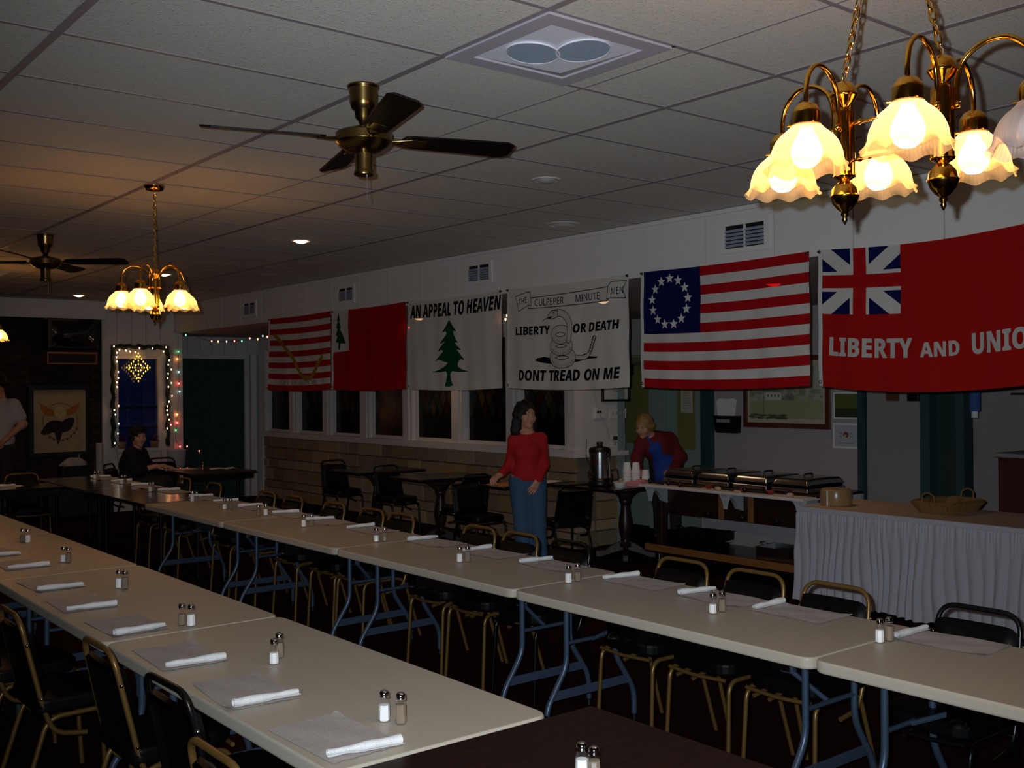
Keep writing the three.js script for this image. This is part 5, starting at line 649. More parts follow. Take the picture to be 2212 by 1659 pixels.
function potPlant(x, label) { const o = thing('potted_poinsettia', label, 'plant', [x, 0.9, ZF + 0.06]); part('wrapped_pot', lathe([[0, 0], [0.05, 0], [0.062, 0.08], [0.075, 0.1], [0.068, 0.095], [0.05, 0.08], [0, 0.08]], 18), mat(0x9a7a5c, 0.5), o); part('plug_soil', cyl(0.05, 0.05, 0.01, 0.078, 14), M.mortar, o);
  for (let i = 0; i < 14; i++) { const s = new THREE.Shape(); s.moveTo(0, 0); s.quadraticCurveTo(0.03, 0.02, 0, 0.085); s.quadraticCurveTo(-0.03, 0.02, 0, 0); const g = extrude(s, 0.002); g.rotateX(-0.5 - rr(0, 0.9)); g.rotateY(i * 2.4); g.translate(0, 0.09 + rr(0, 0.06), 0); part('leaf', g, i % 3 ? M.maroon : M.leafDark, o); } }
potPlant(5.03, 'foil-wrapped red plant on the window sill, left of the seated woman'); potPlant(5.5, 'foil-wrapped red plant on the window sill, right of the seated woman');
// framed cloth banner on the brick
{ const o = thing('framed_banner', 'pale banner with an orange and black emblem in a dark blue frame', 'banner', [4.19, 1.33, ZF + 0.02]); const w = 0.4, h = 0.49;
  part('frame', join([box(-w, w, h - 0.07, h, 0, 0.04, 0.006), box(-w, w, -h, -h + 0.05, 0, 0.04, 0.006), box(-w, -w + 0.065, -h + 0.05, h - 0.07, 0, 0.04, 0.006), box(w - 0.05, w, -h + 0.05, h - 0.07, 0, 0.04, 0.006)]), mat(0x06081c, 0.5), o);
  part('cloth', sheet((u, v) => [-0.335 + 0.685 * u, -0.44 + 0.865 * v, 0.014 + 0.004 * Math.sin(u * 40)], 60, 12, 0.002), mat(0xffffff, 0.9, 0, { map: tex(canvas(512, 640, (g, W2, H2) => { g.fillStyle = '#a89474'; g.fillRect(0, 0, W2, H2); g.fillStyle = '#a8642a'; for (const s of [-1, 1]) { g.beginPath(); g.moveTo(256, 260); g.bezierCurveTo(256 + s * 60, 200, 256 + s * 130, 180, 256 + s * 200, 130); g.bezierCurveTo(256 + s * 190, 200, 256 + s * 160, 260, 256 + s * 90, 270); g.closePath(); g.fill(); }
    g.strokeStyle = '#6b4a30'; g.lineWidth = 6; g.beginPath(); g.ellipse(262, 330, 170, 190, 0, 0, 6.3); g.stroke(); g.fillStyle = '#c0a878'; g.beginPath(); g.arc(262, 235, 60, 0, 6.3); g.fill(); g.strokeStyle = '#a8842c'; g.beginPath(); g.arc(290, 245, 34, 0, 6.3); g.stroke();
    g.fillStyle = '#21130f'; g.beginPath(); g.moveTo(70, 440); g.bezierCurveTo(120, 330, 170, 290, 280, 330); g.bezierCurveTo(330, 280, 380, 290, 400, 300); g.bezierCurveTo(400, 400, 340, 440, 280, 440); g.lineTo(240, 570); g.lineTo(205, 440); g.bezierCurveTo(150, 430, 110, 490, 70, 440); g.fill(); g.fillStyle = '#5c4332'; for (let i = 0; i < 9; i++) { const a = 0.4 + i * 0.26; g.save(); g.translate(262 + Math.cos(a) * 172, 330 + Math.sin(a) * 192); g.rotate(a + 1.57); g.fillRect(-8, -14, 16, 26); g.restore(); } })) }), o); }
{ const o = thing('television', 'dark box television mounted high on the brick wall', 'television', [4.29, 2.57, ZF + 0.02]); part('case', box(-0.33, 0.33, -0.27, 0.15, 0, 0.34, 0.02), M.blackPlastic, o); part('screen', sheet((u, v) => [-0.27 + 0.54 * u, -0.23 + 0.34 * v, 0.345 + 0.02 * (1 - (2 * u - 1) ** 2) * (1 - (2 * v - 1) ** 2)], 20, 16, 0.006), mat(0x050506, 0.06, 0, { clearcoat: 1, clearcoatRoughness: 0.03 }), o); }
{ const o = thing('wall_shelf_box', 'wooden framed shelf box below the dark television', 'shelf', [4.29, 2.18, ZF + 0.02]); part('frame', join([box(-0.33, 0.33, 0.055, 0.085, 0, 0.3, 0.004), box(-0.33, 0.33, -0.085, -0.065, 0, 0.3, 0.004), box(-0.33, -0.31, -0.065, 0.055, 0, 0.3, 0.004), box(0.31, 0.33, -0.065, 0.055, 0, 0.3, 0.004)]), mat(0x7a4a2a, 0.5), o); part('back', box(-0.31, 0.31, -0.065, 0.055, 0.0, 0.02), mat(0x2e2418, 0.7), o); }
solo('pillar_candle', lathe([[0, 0], [0.05, 0], [0.048, 0.45], [0.04, 0.46], [0, 0.455]], 20), mat(0xb9b0a6, 0.6), 'tall pale cylinder standing on the side cabinet by the brick wall', 'cylinder', [4.63, 0.55, ZF + 0.35]);
{ const o = thing('side_cabinet', 'low black cabinet against the brick under the banner', 'cabinet', [4.35, 0, ZF + 0.33]); part('body', box(-0.45, 0.4, 0.04, 0.53, -0.24, 0.24, 0.01), M.blackPlastic, o); part('top', box(-0.47, 0.42, 0.53, 0.55, -0.26, 0.26, 0.005), M.blackMetal, o); for (const s of [-1, 1]) part('door', box(s < 0 ? -0.44 : -0.02, s < 0 ? -0.03 : 0.39, 0.06, 0.51, 0.24, 0.258, 0.004), mat(0x121013, 0.5), o); for (const x of [-0.4, 0.35]) part('foot', box(x - 0.03, x + 0.03, 0, 0.04, -0.2, 0.2), M.blackPlastic, o); }
{ const o = thing('cloth_bundle', 'white lumpy cloth bundle on a black box before the banner', 'cloth', [4.28, 0.5505, ZF + 0.36]); part('crate', box(-0.18, 0.2, 0, 0.17, -0.12, 0.12, 0.01), M.blackPlastic, o); part('cloth', sheet((u, v) => { const a = u * Math.PI * 2, b = v * Math.PI / 2, r = 1 + 0.08 * Math.sin(a * 5 + v * 6) + 0.06 * Math.sin(a * 9); return [Math.cos(-a) * Math.cos(b) * 0.17 * r, 0.168 + Math.sin(b) * 0.1 * r, Math.sin(-a) * Math.cos(b) * 0.11 * r]; }, 40, 12, 0.003), mat(0xa09a96, 0.9), o); part('spout', pipe([[0.08, 0.26, 0], [0.07, 0.32, 0]], 0.018, 0.02, false, 8), M.steel, o); }
solo('white_tub', lathe([[0, 0], [0.12, 0], [0.135, 0.24], [0.14, 0.25], [0.128, 0.245], [0.115, 0.01], [0, 0.01]], 24), mat(0xb8b2ae, 0.7), 'plain white tub by the corner post behind the seated woman\'s table', 'tub', [5.73, 0.62, ZF + 0.31]);
{ const o = thing('side_stand', 'small black stand under the white tub in the corner', 'stand', [5.73, 0, ZF + 0.31]); part('top', box(-0.2, 0.2, 0.59, 0.62, -0.16, 0.16, 0.006), M.blackPlastic, o); for (const a of [-1, 1]) for (const b of [-1, 1]) part('leg', box(a * 0.17 - 0.015, a * 0.17 + 0.015, 0, 0.59, b * 0.13 - 0.015, b * 0.13 + 0.015), M.blackPlastic, o); }

// ================= people =================
const smin = (a, b, k) => { const h = Math.max(0, k - Math.abs(a - b)) / k; return Math.min(a, b) - h * h * k * 0.25; };
const bone = (p, q, ra, rb) => ({ p, q, ra, rb });
function dBone(b, x, y, z) { const [ax, ay, az] = b.p, ux = b.q[0] - ax, uy = b.q[1] - ay, uz = b.q[2] - az, L = ux * ux + uy * uy + uz * uz || 1e-9, t = Math.min(1, Math.max(0, ((x - ax) * ux + (y - ay) * uy + (z - az) * uz) / L)); return Math.hypot(x - ax - ux * t, y - ay - uy * t, z - az - uz * t) - (b.ra + (b.rb - b.ra) * t); }
function dEll(c, r, x, y, z) { const a = (x - c[0]) / r[0], b = (y - c[1]) / r[1], d = (z - c[2]) / r[2], k0 = Math.hypot(a, b, d), k1 = Math.hypot(a / r[0], b / r[1], d / r[2]); return k1 < 1e-6 ? -Math.min(...r) : k0 * (k0 - 1) / k1; }
function mesher(f, lo, hi, cell) { // surface of f = 0 inside a box
  const N = Math.min(150, Math.ceil(Math.max(hi[0] - lo[0], hi[1] - lo[1], hi[2] - lo[2]) / cell) + 4), mc = new MarchingCubes(N, new THREE.MeshBasicMaterial(), false, false, 160000); mc.isolation = 0;
  const h = N / 2, sx = (hi[0] - lo[0]) / 2, sy = (hi[1] - lo[1]) / 2, sz = (hi[2] - lo[2]) / 2, cx = (hi[0] + lo[0]) / 2, cy = (hi[1] + lo[1]) / 2, cz = (hi[2] + lo[2]) / 2;
  for (let k = 0; k < N; k++) for (let j = 0; j < N; j++) for (let i = 0; i < N; i++) mc.field[k * N * N + j * N + i] = -f(cx + (i - h) / h * sx, cy + (j - h) / h * sy, cz + (k - h) / h * sz);
  mc.update(); const n = mc.count, P = new Float32Array(n * 3), Q = mc.positionArray, Nn = mc.normalArray;
  for (let i = 0; i < n; i++) { P[3 * i] = cx + Q[3 * i] * sx; P[3 * i + 1] = cy + Q[3 * i + 1] * sy; P[3 * i + 2] = cz + Q[3 * i + 2] * sz; }
  let s = 0; for (let t = 0; t + 2 < n; t += 3) { const a = 3 * t, ux = P[a + 3] - P[a], uy = P[a + 4] - P[a + 1], uz = P[a + 5] - P[a + 2], vx = P[a + 6] - P[a], vy = P[a + 7] - P[a + 1], vz = P[a + 8] - P[a + 2]; s += (uy * vz - uz * vy) * Nn[a] + (uz * vx - ux * vz) * Nn[a + 1] + (ux * vy - uy * vx) * Nn[a + 2]; }
  if (s < 0) for (let t = 0; t + 2 < n; t += 3) for (let c = 0; c < 3; c++) { const a = 3 * t + 3 + c, q = P[a]; P[a] = P[a + 3]; P[a + 3] = q; }
  let g = new THREE.BufferGeometry(); g.setAttribute('position', new THREE.BufferAttribute(P, 3)); g = mergeVertices(g, 1e-5); g.computeVertexNormals(); return g;
}
const field = (bones, ells, k) => (x, y, z) => { let d = 1; for (const b of bones) d = smin(d, dBone(b, x, y, z), k); for (const [c, r] of ells) d = smin(d, dEll(c, r, x, y, z), k * 1.3); return d; };
function bounds(bones, ells, pad) { const lo = [9, 9, 9], hi = [-9, -9, -9]; for (const b of bones) for (const [p, r] of [[b.p, b.ra], [b.q, b.rb]]) for (let i = 0; i < 3; i++) { lo[i] = Math.min(lo[i], p[i] - r - pad); hi[i] = Math.max(hi[i], p[i] + r + pad); } for (const [c, r] of ells) for (let i = 0; i < 3; i++) { lo[i] = Math.min(lo[i], c[i] - r[i] - pad); hi[i] = Math.max(hi[i], c[i] + r[i] + pad); } return [lo, hi]; }
const headField = (x, y, z) => {
  let d = dEll([0, 0.022, -0.015], [0.077, 0.103, 0.096], x, y, z); d = smin(d, dEll([0, -0.055, 0.022], [0.053, 0.058, 0.06], x, y, z), 0.05);
  d = smin(d, dBone({ p: [0, 0.012, 0.083], q: [0, -0.03, 0.1], ra: 0.009, rb: 0.0125 }, x, y, z), 0.014); d = smin(d, dBone({ p: [-0.034, 0.028, 0.07], q: [0.034, 0.028, 0.07], ra: 0.013, rb: 0.013 }, x, y, z), 0.02);
  d = smin(d, dEll([0, -0.096, 0.058], [0.024, 0.02, 0.02], x, y, z), 0.03); for (const s of [-1, 1]) { d = smin(d, dEll([s * 0.045, -0.025, 0.055], [0.024, 0.024, 0.02], x, y, z), 0.03); d = -smin(-d, Math.hypot(x - s * 0.032, y - 0.008, z - 0.096) - 0.017, 0.012); d = smin(d, dEll([s * 0.08, -0.004, -0.012], [0.008, 0.03, 0.018], x, y, z), 0.008); }
  d = -smin(-d, dEll([0, -0.062, 0.092], [0.022, 0.0025, 0.01], x, y, z), 0.006);
  return smin(d, dBone({ p: [0, -0.06, -0.025], q: [0, -0.2, -0.045], ra: 0.05, rb: 0.052 }, x, y, z), 0.03);
};
const HEAD = mesher(headField, [-0.1, -0.2, -0.13], [0.1, 0.14, 0.13], 0.0045);
function handGeo(curl, left) { // wrist at the origin, fingers down -y, palm facing +z
  const B = [], s = left ? -1 : 1; B.push(bone([0, 0.02, 0], [0, -0.02, 0], 0.024, 0.026)); for (const x of [-0.026, -0.009, 0.009, 0.025]) B.push(bone([x * 0.7, -0.02, 0], [x, -0.085, 0], 0.014, 0.012));
  [[-0.029, 0.058], [-0.01, 0.072], [0.01, 0.078], [0.029, 0.068]].forEach(([x, L], i) => { let p = [x * s, -0.088 + Math.abs(i - 2) * 0.003, 0], a = curl * 0.4; for (let k = 0; k < 3; k++) { const l = L * [0.45, 0.32, 0.23][k], q = [p[0] + x * s * 0.04, p[1] - Math.cos(a) * l, p[2] + Math.sin(a) * l]; B.push(bone(p, q, 0.0095 - k * 0.001, 0.0088 - k * 0.001)); p = q; a += curl * 0.6; } });
  B.push(bone([0.022 * s, -0.02, 0.006], [0.046 * s, -0.055, 0.022], 0.014, 0.011)); B.push(bone([0.046 * s, -0.055, 0.022], [0.05 * s, -0.092, 0.03], 0.0105, 0.009));
  const [lo, hi] = bounds(B, [], 0.01); const f = (x, y, z) => { let d = 1; B.forEach((b, i) => { d = smin(d, dBone(b, x, y, z), i < 5 ? 0.018 : 0.006); }); return d; }; return mesher(f, lo, hi, 0.0035);
}
const HANDS = { open: [handGeo(0.45, false), handGeo(0.45, true)], closed: [handGeo(1.1, false), handGeo(1.1, true)] };
const keep = (g) => { g = g.index ? g.toNonIndexed() : g; for (const k of Object.keys(g.attributes)) if (k !== 'position' && k !== 'normal') g.deleteAttribute(k); return g; };
function person(label, root, s) {
  const o = thing('person', label, 'person', root, -0.678 + (s.turn || 0));
  const [lo, hi] = bounds(s.bones, s.ells, 0.04), gs = [keep(mesher(field(s.bones, s.ells, 0.05), lo, hi, 0.013))];
  const hm = new THREE.Matrix4().compose(V(...s.head.p), new THREE.Quaternion().setFromEuler(new THREE.Euler(s.head.pitch || 0, s.head.yaw, s.head.roll || 0, 'YXZ')), V(1, 1, 1).multiplyScalar(s.head.k || 1)); gs.push(keep(HEAD.clone().applyMatrix4(hm)));
  for (const h of s.hands) { const y = V(...h.dir).normalize().negate(), z0 = V(...h.palm), x = y.clone().cross(z0).normalize(), z = x.clone().cross(y).normalize(), m = new THREE.Matrix4().makeBasis(x, y, z).setPosition(...h.p); gs.push(keep(HANDS[h.pose || 'open'][h.left ? 1 : 0].clone().applyMatrix4(m))); }
  part('body', mergeGeometries(gs), s.skin || M.skin, o);
  for (const g of s.wear) { const f = field(g.bones, g.ells, g.k || 0.055), [a, b] = bounds(g.bones, g.ells, 0.04); part(g.name, mesher((x, y, z) => Math.max(f(x, y, z), g.clip ? g.clip(x, y, z) : -1), a, b, g.cell || 0.014), g.mat, o); }
  for (const e of [-1, 1]) { part('eye', ball(0.0115, 0, 0, 0, 14).translate(e * 0.031, 0.006, 0.07).applyMatrix4(hm), M.eyeWhite, o); part('iris', ball(0.0062, 0, 0, 0, 10).translate(e * 0.0315, 0.006, 0.0765).applyMatrix4(hm), M.iris, o); part('eyebrow', pipe([[e * 0.014, 0.03, 0.085], [e * 0.032, 0.036, 0.082], [e * 0.05, 0.028, 0.07]], 0.003, 0.01, false, 6).applyMatrix4(hm), s.brow || s.hair.mat, o); }
  part('lips', join([pipe([[-0.021, -0.0585, 0.072], [0, -0.0565, 0.0835], [0.021, -0.0585, 0.072]], 0.0042, 0.01, false, 8), pipe([[-0.018, -0.066, 0.073], [0, -0.068, 0.083], [0.018, -0.066, 0.073]], 0.0048, 0.01, false, 8)]).applyMatrix4(hm), M.lip, o);
  part('hair', mesher(s.hair.f, s.hair.lo, s.hair.hi, 0.006).applyMatrix4(hm), s.hair.mat, o);
  return o;
}
const waves = (x, y, z, a, fq) => a * (Math.sin(x * fq + y * 31) * Math.sin(y * fq * 0.8 + z * 23) + 0.6 * Math.sin(z * fq * 1.3 + x * 40));
// hair shells in head space; the face stays clear
const hairLong = { f: (x, y, z) => { let d = dEll([0, 0.035, -0.022], [0.092, 0.112, 0.108], x, y, z); for (const s of [-1, 1]) { d = smin(d, dBone({ p: [s * 0.075, 0.02, -0.03], q: [s * 0.098, -0.14, -0.035], ra: 0.04, rb: 0.048 }, x, y, z), 0.05); } d = smin(d, dBone({ p: [0, 0, -0.08], q: [0, -0.15, -0.095], ra: 0.07, rb: 0.075 }, x, y, z), 0.05); d += waves(x, y, z, 0.006, 62); const face = dEll([0.006, -0.03, 0.1], [0.06, 0.108, 0.085], x, y, z); return Math.max(d, -face, -(dEll([0, 0.022, -0.015], [0.07, 0.095, 0.088], x, y, z))); }, lo: [-0.17, -0.24, -0.2], hi: [0.17, 0.17, 0.12] };
const hairShort = (c) => ({ f: (x, y, z) => { let d = dEll([0, 0.035, -0.02], [0.093, 0.11, 0.108], x, y, z); d = smin(d, dBone({ p: [-0.075, 0, -0.03], q: [0.075, 0, -0.03], ra: 0.035, rb: 0.035 }, x, y, z), 0.04); d = smin(d, dEll([0, -0.05, -0.075], [0.07, 0.05, 0.045], x, y, z), 0.04); d += waves(x, y, z, c, 70); const face = dEll([0, -0.045, 0.1], [0.066, 0.1, 0.095], x, y, z); return Math.max(d, -face, -(dEll([0, 0.022, -0.015], [0.07, 0.095, 0.088], x, y, z))); }, lo: [-0.14, -0.14, -0.16], hi: [0.14, 0.18, 0.13] });
const fat = (bs, e) => bs.map((b) => bone(b.p, b.q, b.ra + e, b.rb + e)), fatE = (es, e) => es.map(([c, r]) => [c, r.map((v) => v + e)]);
const shoes = (l) => ({ name: 'shoes', bones: l.map(([x, z, tx, tz]) => bone([x, 0.05, z], [x + tx, 0.035, z + tz], 0.042, 0.034)), ells: [], clip: (x, y) => 0.004 - y, mat: M.blackPlastic, cell: 0.01 });

{ // woman in red
  const torso = [bone([0, 0.95, 0], [0.005, 1.1, 0], 0.1, 0.09), bone([0, 1.24, -0.015], [0, 1.36, -0.02], 0.075, 0.05), bone([-0.108, 1.262, 0.01], [0.112, 1.268, -0.005], 0.044, 0.044)], tE = [[[0, 1.17, 0], [0.115, 0.13, 0.082]], [[-0.058, 1.155, 0.062], [0.05, 0.05, 0.045]], [[0.046, 1.155, 0.064], [0.05, 0.05, 0.045]]];
  const hipE = [[[0, 0.9, -0.005], [0.125, 0.11, 0.1]]];
  const armL = [bone([-0.122, 1.258, 0.01], [-0.152, 1.045, -0.04], 0.042, 0.036), bone([-0.152, 1.045, -0.04], [-0.235, 0.955, 0.05], 0.034, 0.025)], armR = [bone([0.126, 1.262, 0], [0.142, 1.03, 0.0], 0.044, 0.037), bone([0.142, 1.03, 0.0], [0.1, 0.91, 0.1], 0.036, 0.026)];
  const legs = [bone([-0.075, 0.88, 0], [-0.052, 0.48, 0.02], 0.085, 0.056), bone([-0.052, 0.48, 0.02], [-0.035, 0.09, 0], 0.054, 0.04), bone([0.075, 0.88, 0], [0.088, 0.48, 0.02], 0.085, 0.056), bone([0.088, 0.48, 0.02], [0.115, 0.09, -0.02], 0.054, 0.04)];
  const feet = [bone([-0.035, 0.06, 0], [-0.05, 0.03, 0.14], 0.036, 0.026), bone([0.115, 0.06, -0.02], [0.125, 0.03, 0.12], 0.036, 0.026)];
  person('woman in red sweater and jeans with dark shoulder-length hair, standing and looking aside', [6.06, 0, -7.31], { bones: [...torso, ...armL, ...armR, ...legs, ...feet], ells: [...tE, ...hipE], head: { p: [-0.012, 1.475, 0.0], yaw: 0.62, pitch: 0.0, k: 0.98 },
    hands: [{ p: [-0.235, 0.955, 0.05], dir: [-0.6, -0.35, 0.5], palm: [0.2, -0.9, -0.3], left: false, pose: 'closed' }, { p: [0.1, 0.91, 0.1], dir: [-0.5, -0.85, 0.15], palm: [-0.5, 0, -0.8], left: true }],
    wear: [{ name: 'sweater', bones: [...fat(torso.slice(0, 1), 0.022), bone([-0.108, 1.262, 0.01], [0.112, 1.268, -0.005], 0.054, 0.054), bone([0, 1.24, -0.015], [0, 1.33, -0.018], 0.078, 0.056), ...fat(armL, 0.012), ...fat(armR, 0.013)], ells: [...fatE(tE, 0.012), [[0, 0.94, 0], [0.138, 0.1, 0.112]]], k: 0.035, clip: (x, y, z) => Math.max(0.885 - y, (0.095 - Math.hypot(x + 0.01, (y - 1.4), z - 0.02))), mat: M.redKnit, cell: 0.012 },
      { name: 'jeans', bones: [bone([-0.075, 0.88, 0], [-0.052, 0.48, 0.02], 0.098, 0.074), bone([-0.052, 0.48, 0.02], [-0.035, 0.05, 0.01], 0.074, 0.072), bone([0.075, 0.88, 0], [0.088, 0.48, 0.02], 0.098, 0.074), bone([0.088, 0.48, 0.02], [0.115, 0.05, -0.01], 0.074, 0.072)], ells: [[[0, 0.87, -0.003], [0.147, 0.15, 0.122]]], k: 0.03, clip: (x, y) => Math.max(0.03 - y, y - 0.93), mat: M.denim }, shoes([[-0.035, 0, -0.015, 0.13], [0.115, -0.02, 0.01, 0.13]])],
    hair: { ...hairLong, mat: M.hairDark } });
}
{ // woman leaning over the buffet
  const torso = [bone([0.13, 0.92, -0.08], [0.04, 1.06, 0.02], 0.135, 0.14), bone([0.0, 1.14, 0.05], [-0.06, 1.2, 0.08], 0.085, 0.055), bone([-0.14, 1.115, 0.09], [0.16, 1.15, -0.01], 0.06, 0.06)], tE = [[[0.02, 1.07, 0.03], [0.16, 0.13, 0.12]]], hipE = [[[0.15, 0.88, -0.1], [0.17, 0.13, 0.14]]];
  const armL = [bone([-0.15, 1.11, 0.09], [-0.215, 0.95, 0.15], 0.052, 0.042), bone([-0.215, 0.95, 0.15], [-0.2, 0.815, 0.23], 0.04, 0.029)], armR = [bone([0.17, 1.14, -0.01], [0.285, 0.95, 0.04], 0.055, 0.045), bone([0.285, 0.95, 0.04], [0.17, 0.82, 0.2], 0.042, 0.03)];
  const legs = [bone([0.07, 0.86, -0.1], [0.06, 0.46, -0.06], 0.09, 0.06), bone([0.06, 0.46, -0.06], [0.06, 0.09, -0.1], 0.056, 0.042), bone([0.23, 0.86, -0.12], [0.24, 0.46, -0.08], 0.09, 0.06), bone([0.24, 0.46, -0.08], [0.25, 0.09, -0.12], 0.056, 0.042)], feet = [bone([0.06, 0.06, -0.1], [0.04, 0.03, 0.04], 0.036, 0.026), bone([0.25, 0.06, -0.12], [0.24, 0.03, 0.02], 0.036, 0.026)];
  person('smiling blonde woman in maroon top and blue apron leaning over the buffet', [8.5, 0, -8.05], { bones: [...torso, ...armL, ...armR, ...legs, ...feet], ells: [...tE, ...hipE], head: { p: [-0.125, 1.29, 0.13], yaw: -0.75, pitch: 0.28, k: 1.0 },
    hands: [{ p: [-0.2, 0.815, 0.23], dir: [0.1, -0.1, 1], palm: [0, -1, 0], left: false }, { p: [0.17, 0.82, 0.2], dir: [-0.6, -0.1, 0.7], palm: [0, -1, 0], left: true }],
    wear: [{ name: 'top', bones: [...fat(torso.slice(0, 1), 0.018), bone([-0.14, 1.115, 0.09], [0.16, 1.15, -0.01], 0.076, 0.076), bone([0.0, 1.14, 0.05], [-0.045, 1.185, 0.07], 0.1, 0.075), ...fat(armL, 0.017), ...fat(armR, 0.018)], ells: [...fatE(tE, 0.016), ...fatE(hipE, 0.02)], clip: (x, y, z) => Math.max(0.76 - y, 0.085 - Math.hypot(x + 0.085, y - 1.245, z - 0.12)), mat: M.maroon },
      { name: 'apron', bones: [bone([0.12, 0.9, 0.0], [0.0, 1.06, 0.1], 0.125, 0.105)], ells: [[[0.13, 0.8, 0.0], [0.17, 0.2, 0.13]]], clip: (x, y, z) => Math.max(0.06 - z + 0.0 * y + (y > 0.95 ? 0.03 : 0), y - 1.13), mat: M.apron }, { name: 'apron_strap', bones: [bone([-0.06, 1.1, 0.185], [-0.1, 1.19, 0.14], 0.013, 0.013)], ells: [], mat: M.apron, cell: 0.006 }, { name: 'apron_strap', bones: [bone([0.07, 1.1, 0.17], [0.02, 1.215, 0.08], 0.013, 0.013)], ells: [], mat: M.apron, cell: 0.006 },
      { name: 'trousers', bones: fat(legs, 0.016), ells: fatE(hipE, 0.006), clip: (x, y) => Math.max(0.04 - y, y - 0.9), mat: M.darkTrousers }, shoes([[0.06, -0.1, -0.02, 0.13], [0.25, -0.12, -0.01, 0.13]])],
    hair: { ...hairShort(0.004), mat: M.hairBlond } });
}
{ // seated woman in dark clothes
  const torso = [bone([-0.06, 0.64, 0], [-0.06, 0.8, 0], 0.13, 0.13), bone([-0.03, 0.95, 0], [0, 1.05, 0.01], 0.08, 0.055), bone([-0.03, 0.96, -0.14], [-0.04, 0.96, 0.16], 0.06, 0.062)], tE = [[[-0.05, 0.85, 0.0], [0.125, 0.14, 0.17]]], hipE = [[[-0.05, 0.635, 0], [0.14, 0.1, 0.17]]];
  const armN = [bone([-0.03, 0.955, 0.17], [0.06, 0.76, 0.2], 0.052, 0.042), bone([0.06, 0.76, 0.2], [0.26, 0.815, 0.12], 0.04, 0.029)], armF = [bone([-0.03, 0.955, -0.15], [0.08, 0.78, -0.16], 0.052, 0.042), bone([0.08, 0.78, -0.16], [0.29, 0.8, -0.06], 0.04, 0.029)];
  const legs = [bone([-0.05, 0.615, 0.09], [0.32, 0.605, 0.1], 0.08, 0.06), bone([0.32, 0.605, 0.1], [0.3, 0.09, 0.09], 0.056, 0.042), bone([-0.05, 0.615, -0.09], [0.32, 0.605, -0.1], 0.08, 0.06), bone([0.32, 0.605, -0.1], [0.3, 0.09, -0.1], 0.056, 0.042)], feet = [bone([0.3, 0.06, 0.09], [0.43, 0.03, 0.1], 0.036, 0.026), bone([0.3, 0.06, -0.1], [0.43, 0.03, -0.1], 0.036, 0.026)];
  person('seated woman in black with short dark curls at the dark table of papers', [4.46, 0, -12.84], { bones: [...torso, ...armN, ...armF, ...legs, ...feet], ells: [...tE, ...hipE], head: { p: [0.015, 1.165, 0.02], yaw: 0.85, pitch: 0.05 },
    hands: [{ p: [0.26, 0.815, 0.12], dir: [1, -0.05, -0.2], palm: [0, -1, 0], left: false, pose: 'closed' }, { p: [0.29, 0.8, -0.06], dir: [1, -0.1, 0.2], palm: [0, -1, 0], left: true }],
    wear: [{ name: 'jacket', bones: [...fat(torso.slice(0, 1), 0.03), bone([-0.03, 0.96, -0.14], [-0.04, 0.96, 0.16], 0.078, 0.08), bone([-0.03, 0.95, 0], [-0.01, 1.0, 0.005], 0.1, 0.08), bone(armN[0].p, armN[0].q, 0.07, 0.06), bone(armN[1].p, [0.14, 0.78, 0.17], 0.058, 0.05), bone(armF[0].p, armF[0].q, 0.07, 0.06), bone(armF[1].p, [0.17, 0.79, -0.12], 0.058, 0.05)], ells: [...fatE(tE, 0.025), ...fatE(hipE, 0.012)], clip: (x, y, z) => Math.max(0.515 - y, 0.07 - Math.hypot(x - 0.03, y - 1.07, z - 0.03)), mat: M.blackCloth },
      { name: 'trousers', bones: fat(legs, 0.016), ells: [], clip: (x, y) => 0.04 - y, mat: M.darkTrousers }, shoes([[0.3, 0.09, 0.12, 0.0], [0.3, -0.1, 0.12, 0]])],
    hair: { ...hairShort(0.008), mat: M.hairDark } });
}
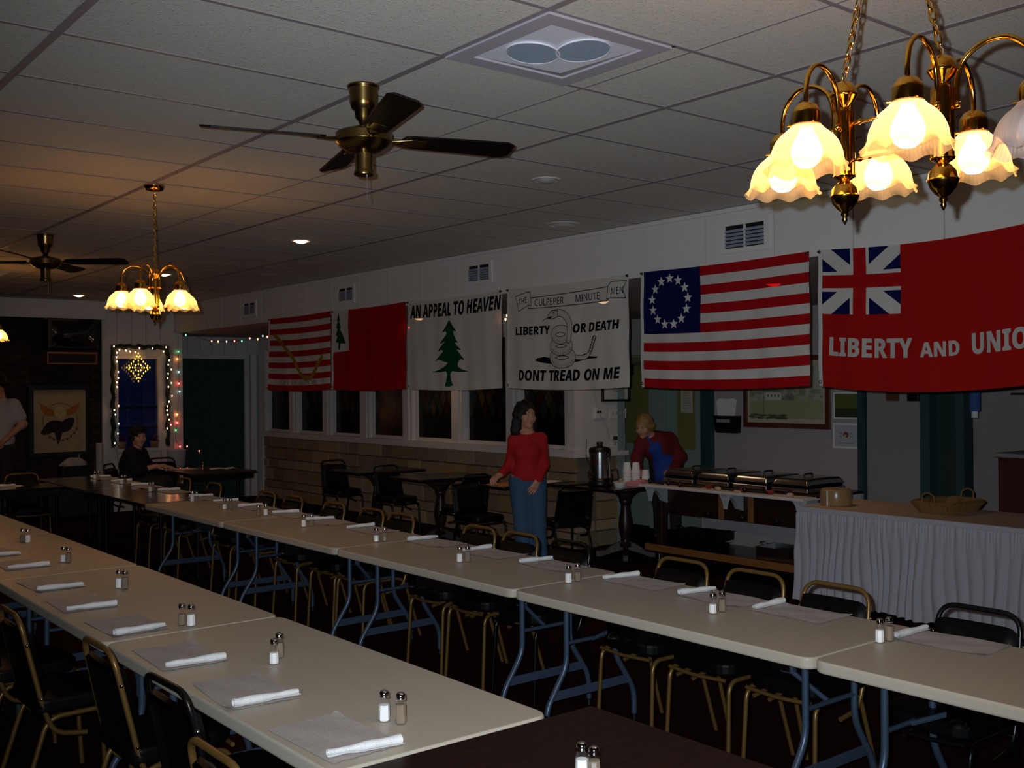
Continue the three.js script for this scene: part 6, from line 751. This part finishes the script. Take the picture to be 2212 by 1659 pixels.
{ // man in a white T-shirt at the picture's edge
  const torso = [bone([0, 1.1, 0], [0, 1.28, 0], 0.14, 0.14), bone([0, 1.55, -0.02], [0, 1.7, -0.01], 0.09, 0.062), bone([-0.17, 1.56, 0], [0.17, 1.56, 0], 0.062, 0.062)], tE = [[[0, 1.4, 0.01], [0.18, 0.18, 0.115]]], hipE = [[[0, 1.04, 0], [0.165, 0.12, 0.12]]];
  const armR = [bone([0.19, 1.555, 0], [0.285, 1.33, -0.03], 0.056, 0.046), bone([0.285, 1.33, -0.03], [0.13, 1.135, 0.13], 0.044, 0.032)], armL = [bone([-0.19, 1.555, 0], [-0.25, 1.28, 0], 0.056, 0.046), bone([-0.25, 1.28, 0], [-0.22, 1.03, 0.06], 0.044, 0.032)];
  const legs = [bone([-0.09, 1.0, 0], [-0.1, 0.54, 0.02], 0.09, 0.062), bone([-0.1, 0.54, 0.02], [-0.1, 0.09, 0], 0.058, 0.044), bone([0.09, 1.0, 0], [0.1, 0.54, 0.02], 0.09, 0.062), bone([0.1, 0.54, 0.02], [0.11, 0.09, 0], 0.058, 0.044)], feet = [bone([-0.1, 0.06, 0], [-0.11, 0.03, 0.15], 0.04, 0.03), bone([0.11, 0.06, 0], [0.13, 0.03, 0.15], 0.04, 0.03)];
  person('man in white T-shirt and dark trousers, half out of the picture by the brick wall', [3.13, 0, -13.9], { bones: [...torso, ...armR, ...armL, ...legs, ...feet], ells: [...tE, ...hipE], head: { p: [0, 1.83, 0.02], yaw: -0.3, pitch: 0.1 },
    hands: [{ p: [0.13, 1.135, 0.13], dir: [-0.8, -0.5, 0.2], palm: [-0.2, -0.3, -0.9], left: true, pose: 'closed' }, { p: [-0.22, 1.03, 0.06], dir: [0, -1, 0.2], palm: [0.9, 0, 0], left: false }],
    wear: [{ name: 'tee_shirt', bones: [...fat(torso.slice(0, 1), 0.025), bone([-0.17, 1.56, 0], [0.17, 1.56, 0], 0.078, 0.078), bone([0, 1.55, -0.02], [0, 1.63, -0.015], 0.11, 0.08), bone([0.19, 1.555, 0], [0.25, 1.42, -0.02], 0.078, 0.08), bone([-0.19, 1.555, 0], [-0.225, 1.4, 0], 0.078, 0.08)], ells: [...fatE(tE, 0.02), [[0, 1.14, 0], [0.18, 0.1, 0.14]]], clip: (x, y, z) => Math.max(1.08 - y, 0.08 - Math.hypot(x, y - 1.69, z - 0.03)), mat: M.tee }, { name: 'trousers', bones: fat(legs, 0.022), ells: fatE(hipE, 0.012), clip: (x, y) => Math.max(0.03 - y, y - 1.1), mat: M.darkTrousers }, shoes([[-0.1, 0, -0.01, 0.14], [0.11, 0, 0.02, 0.14]])],
    hair: { ...hairShort(0.002), mat: M.hairDark } });
}

renderer.render(scene, camera);
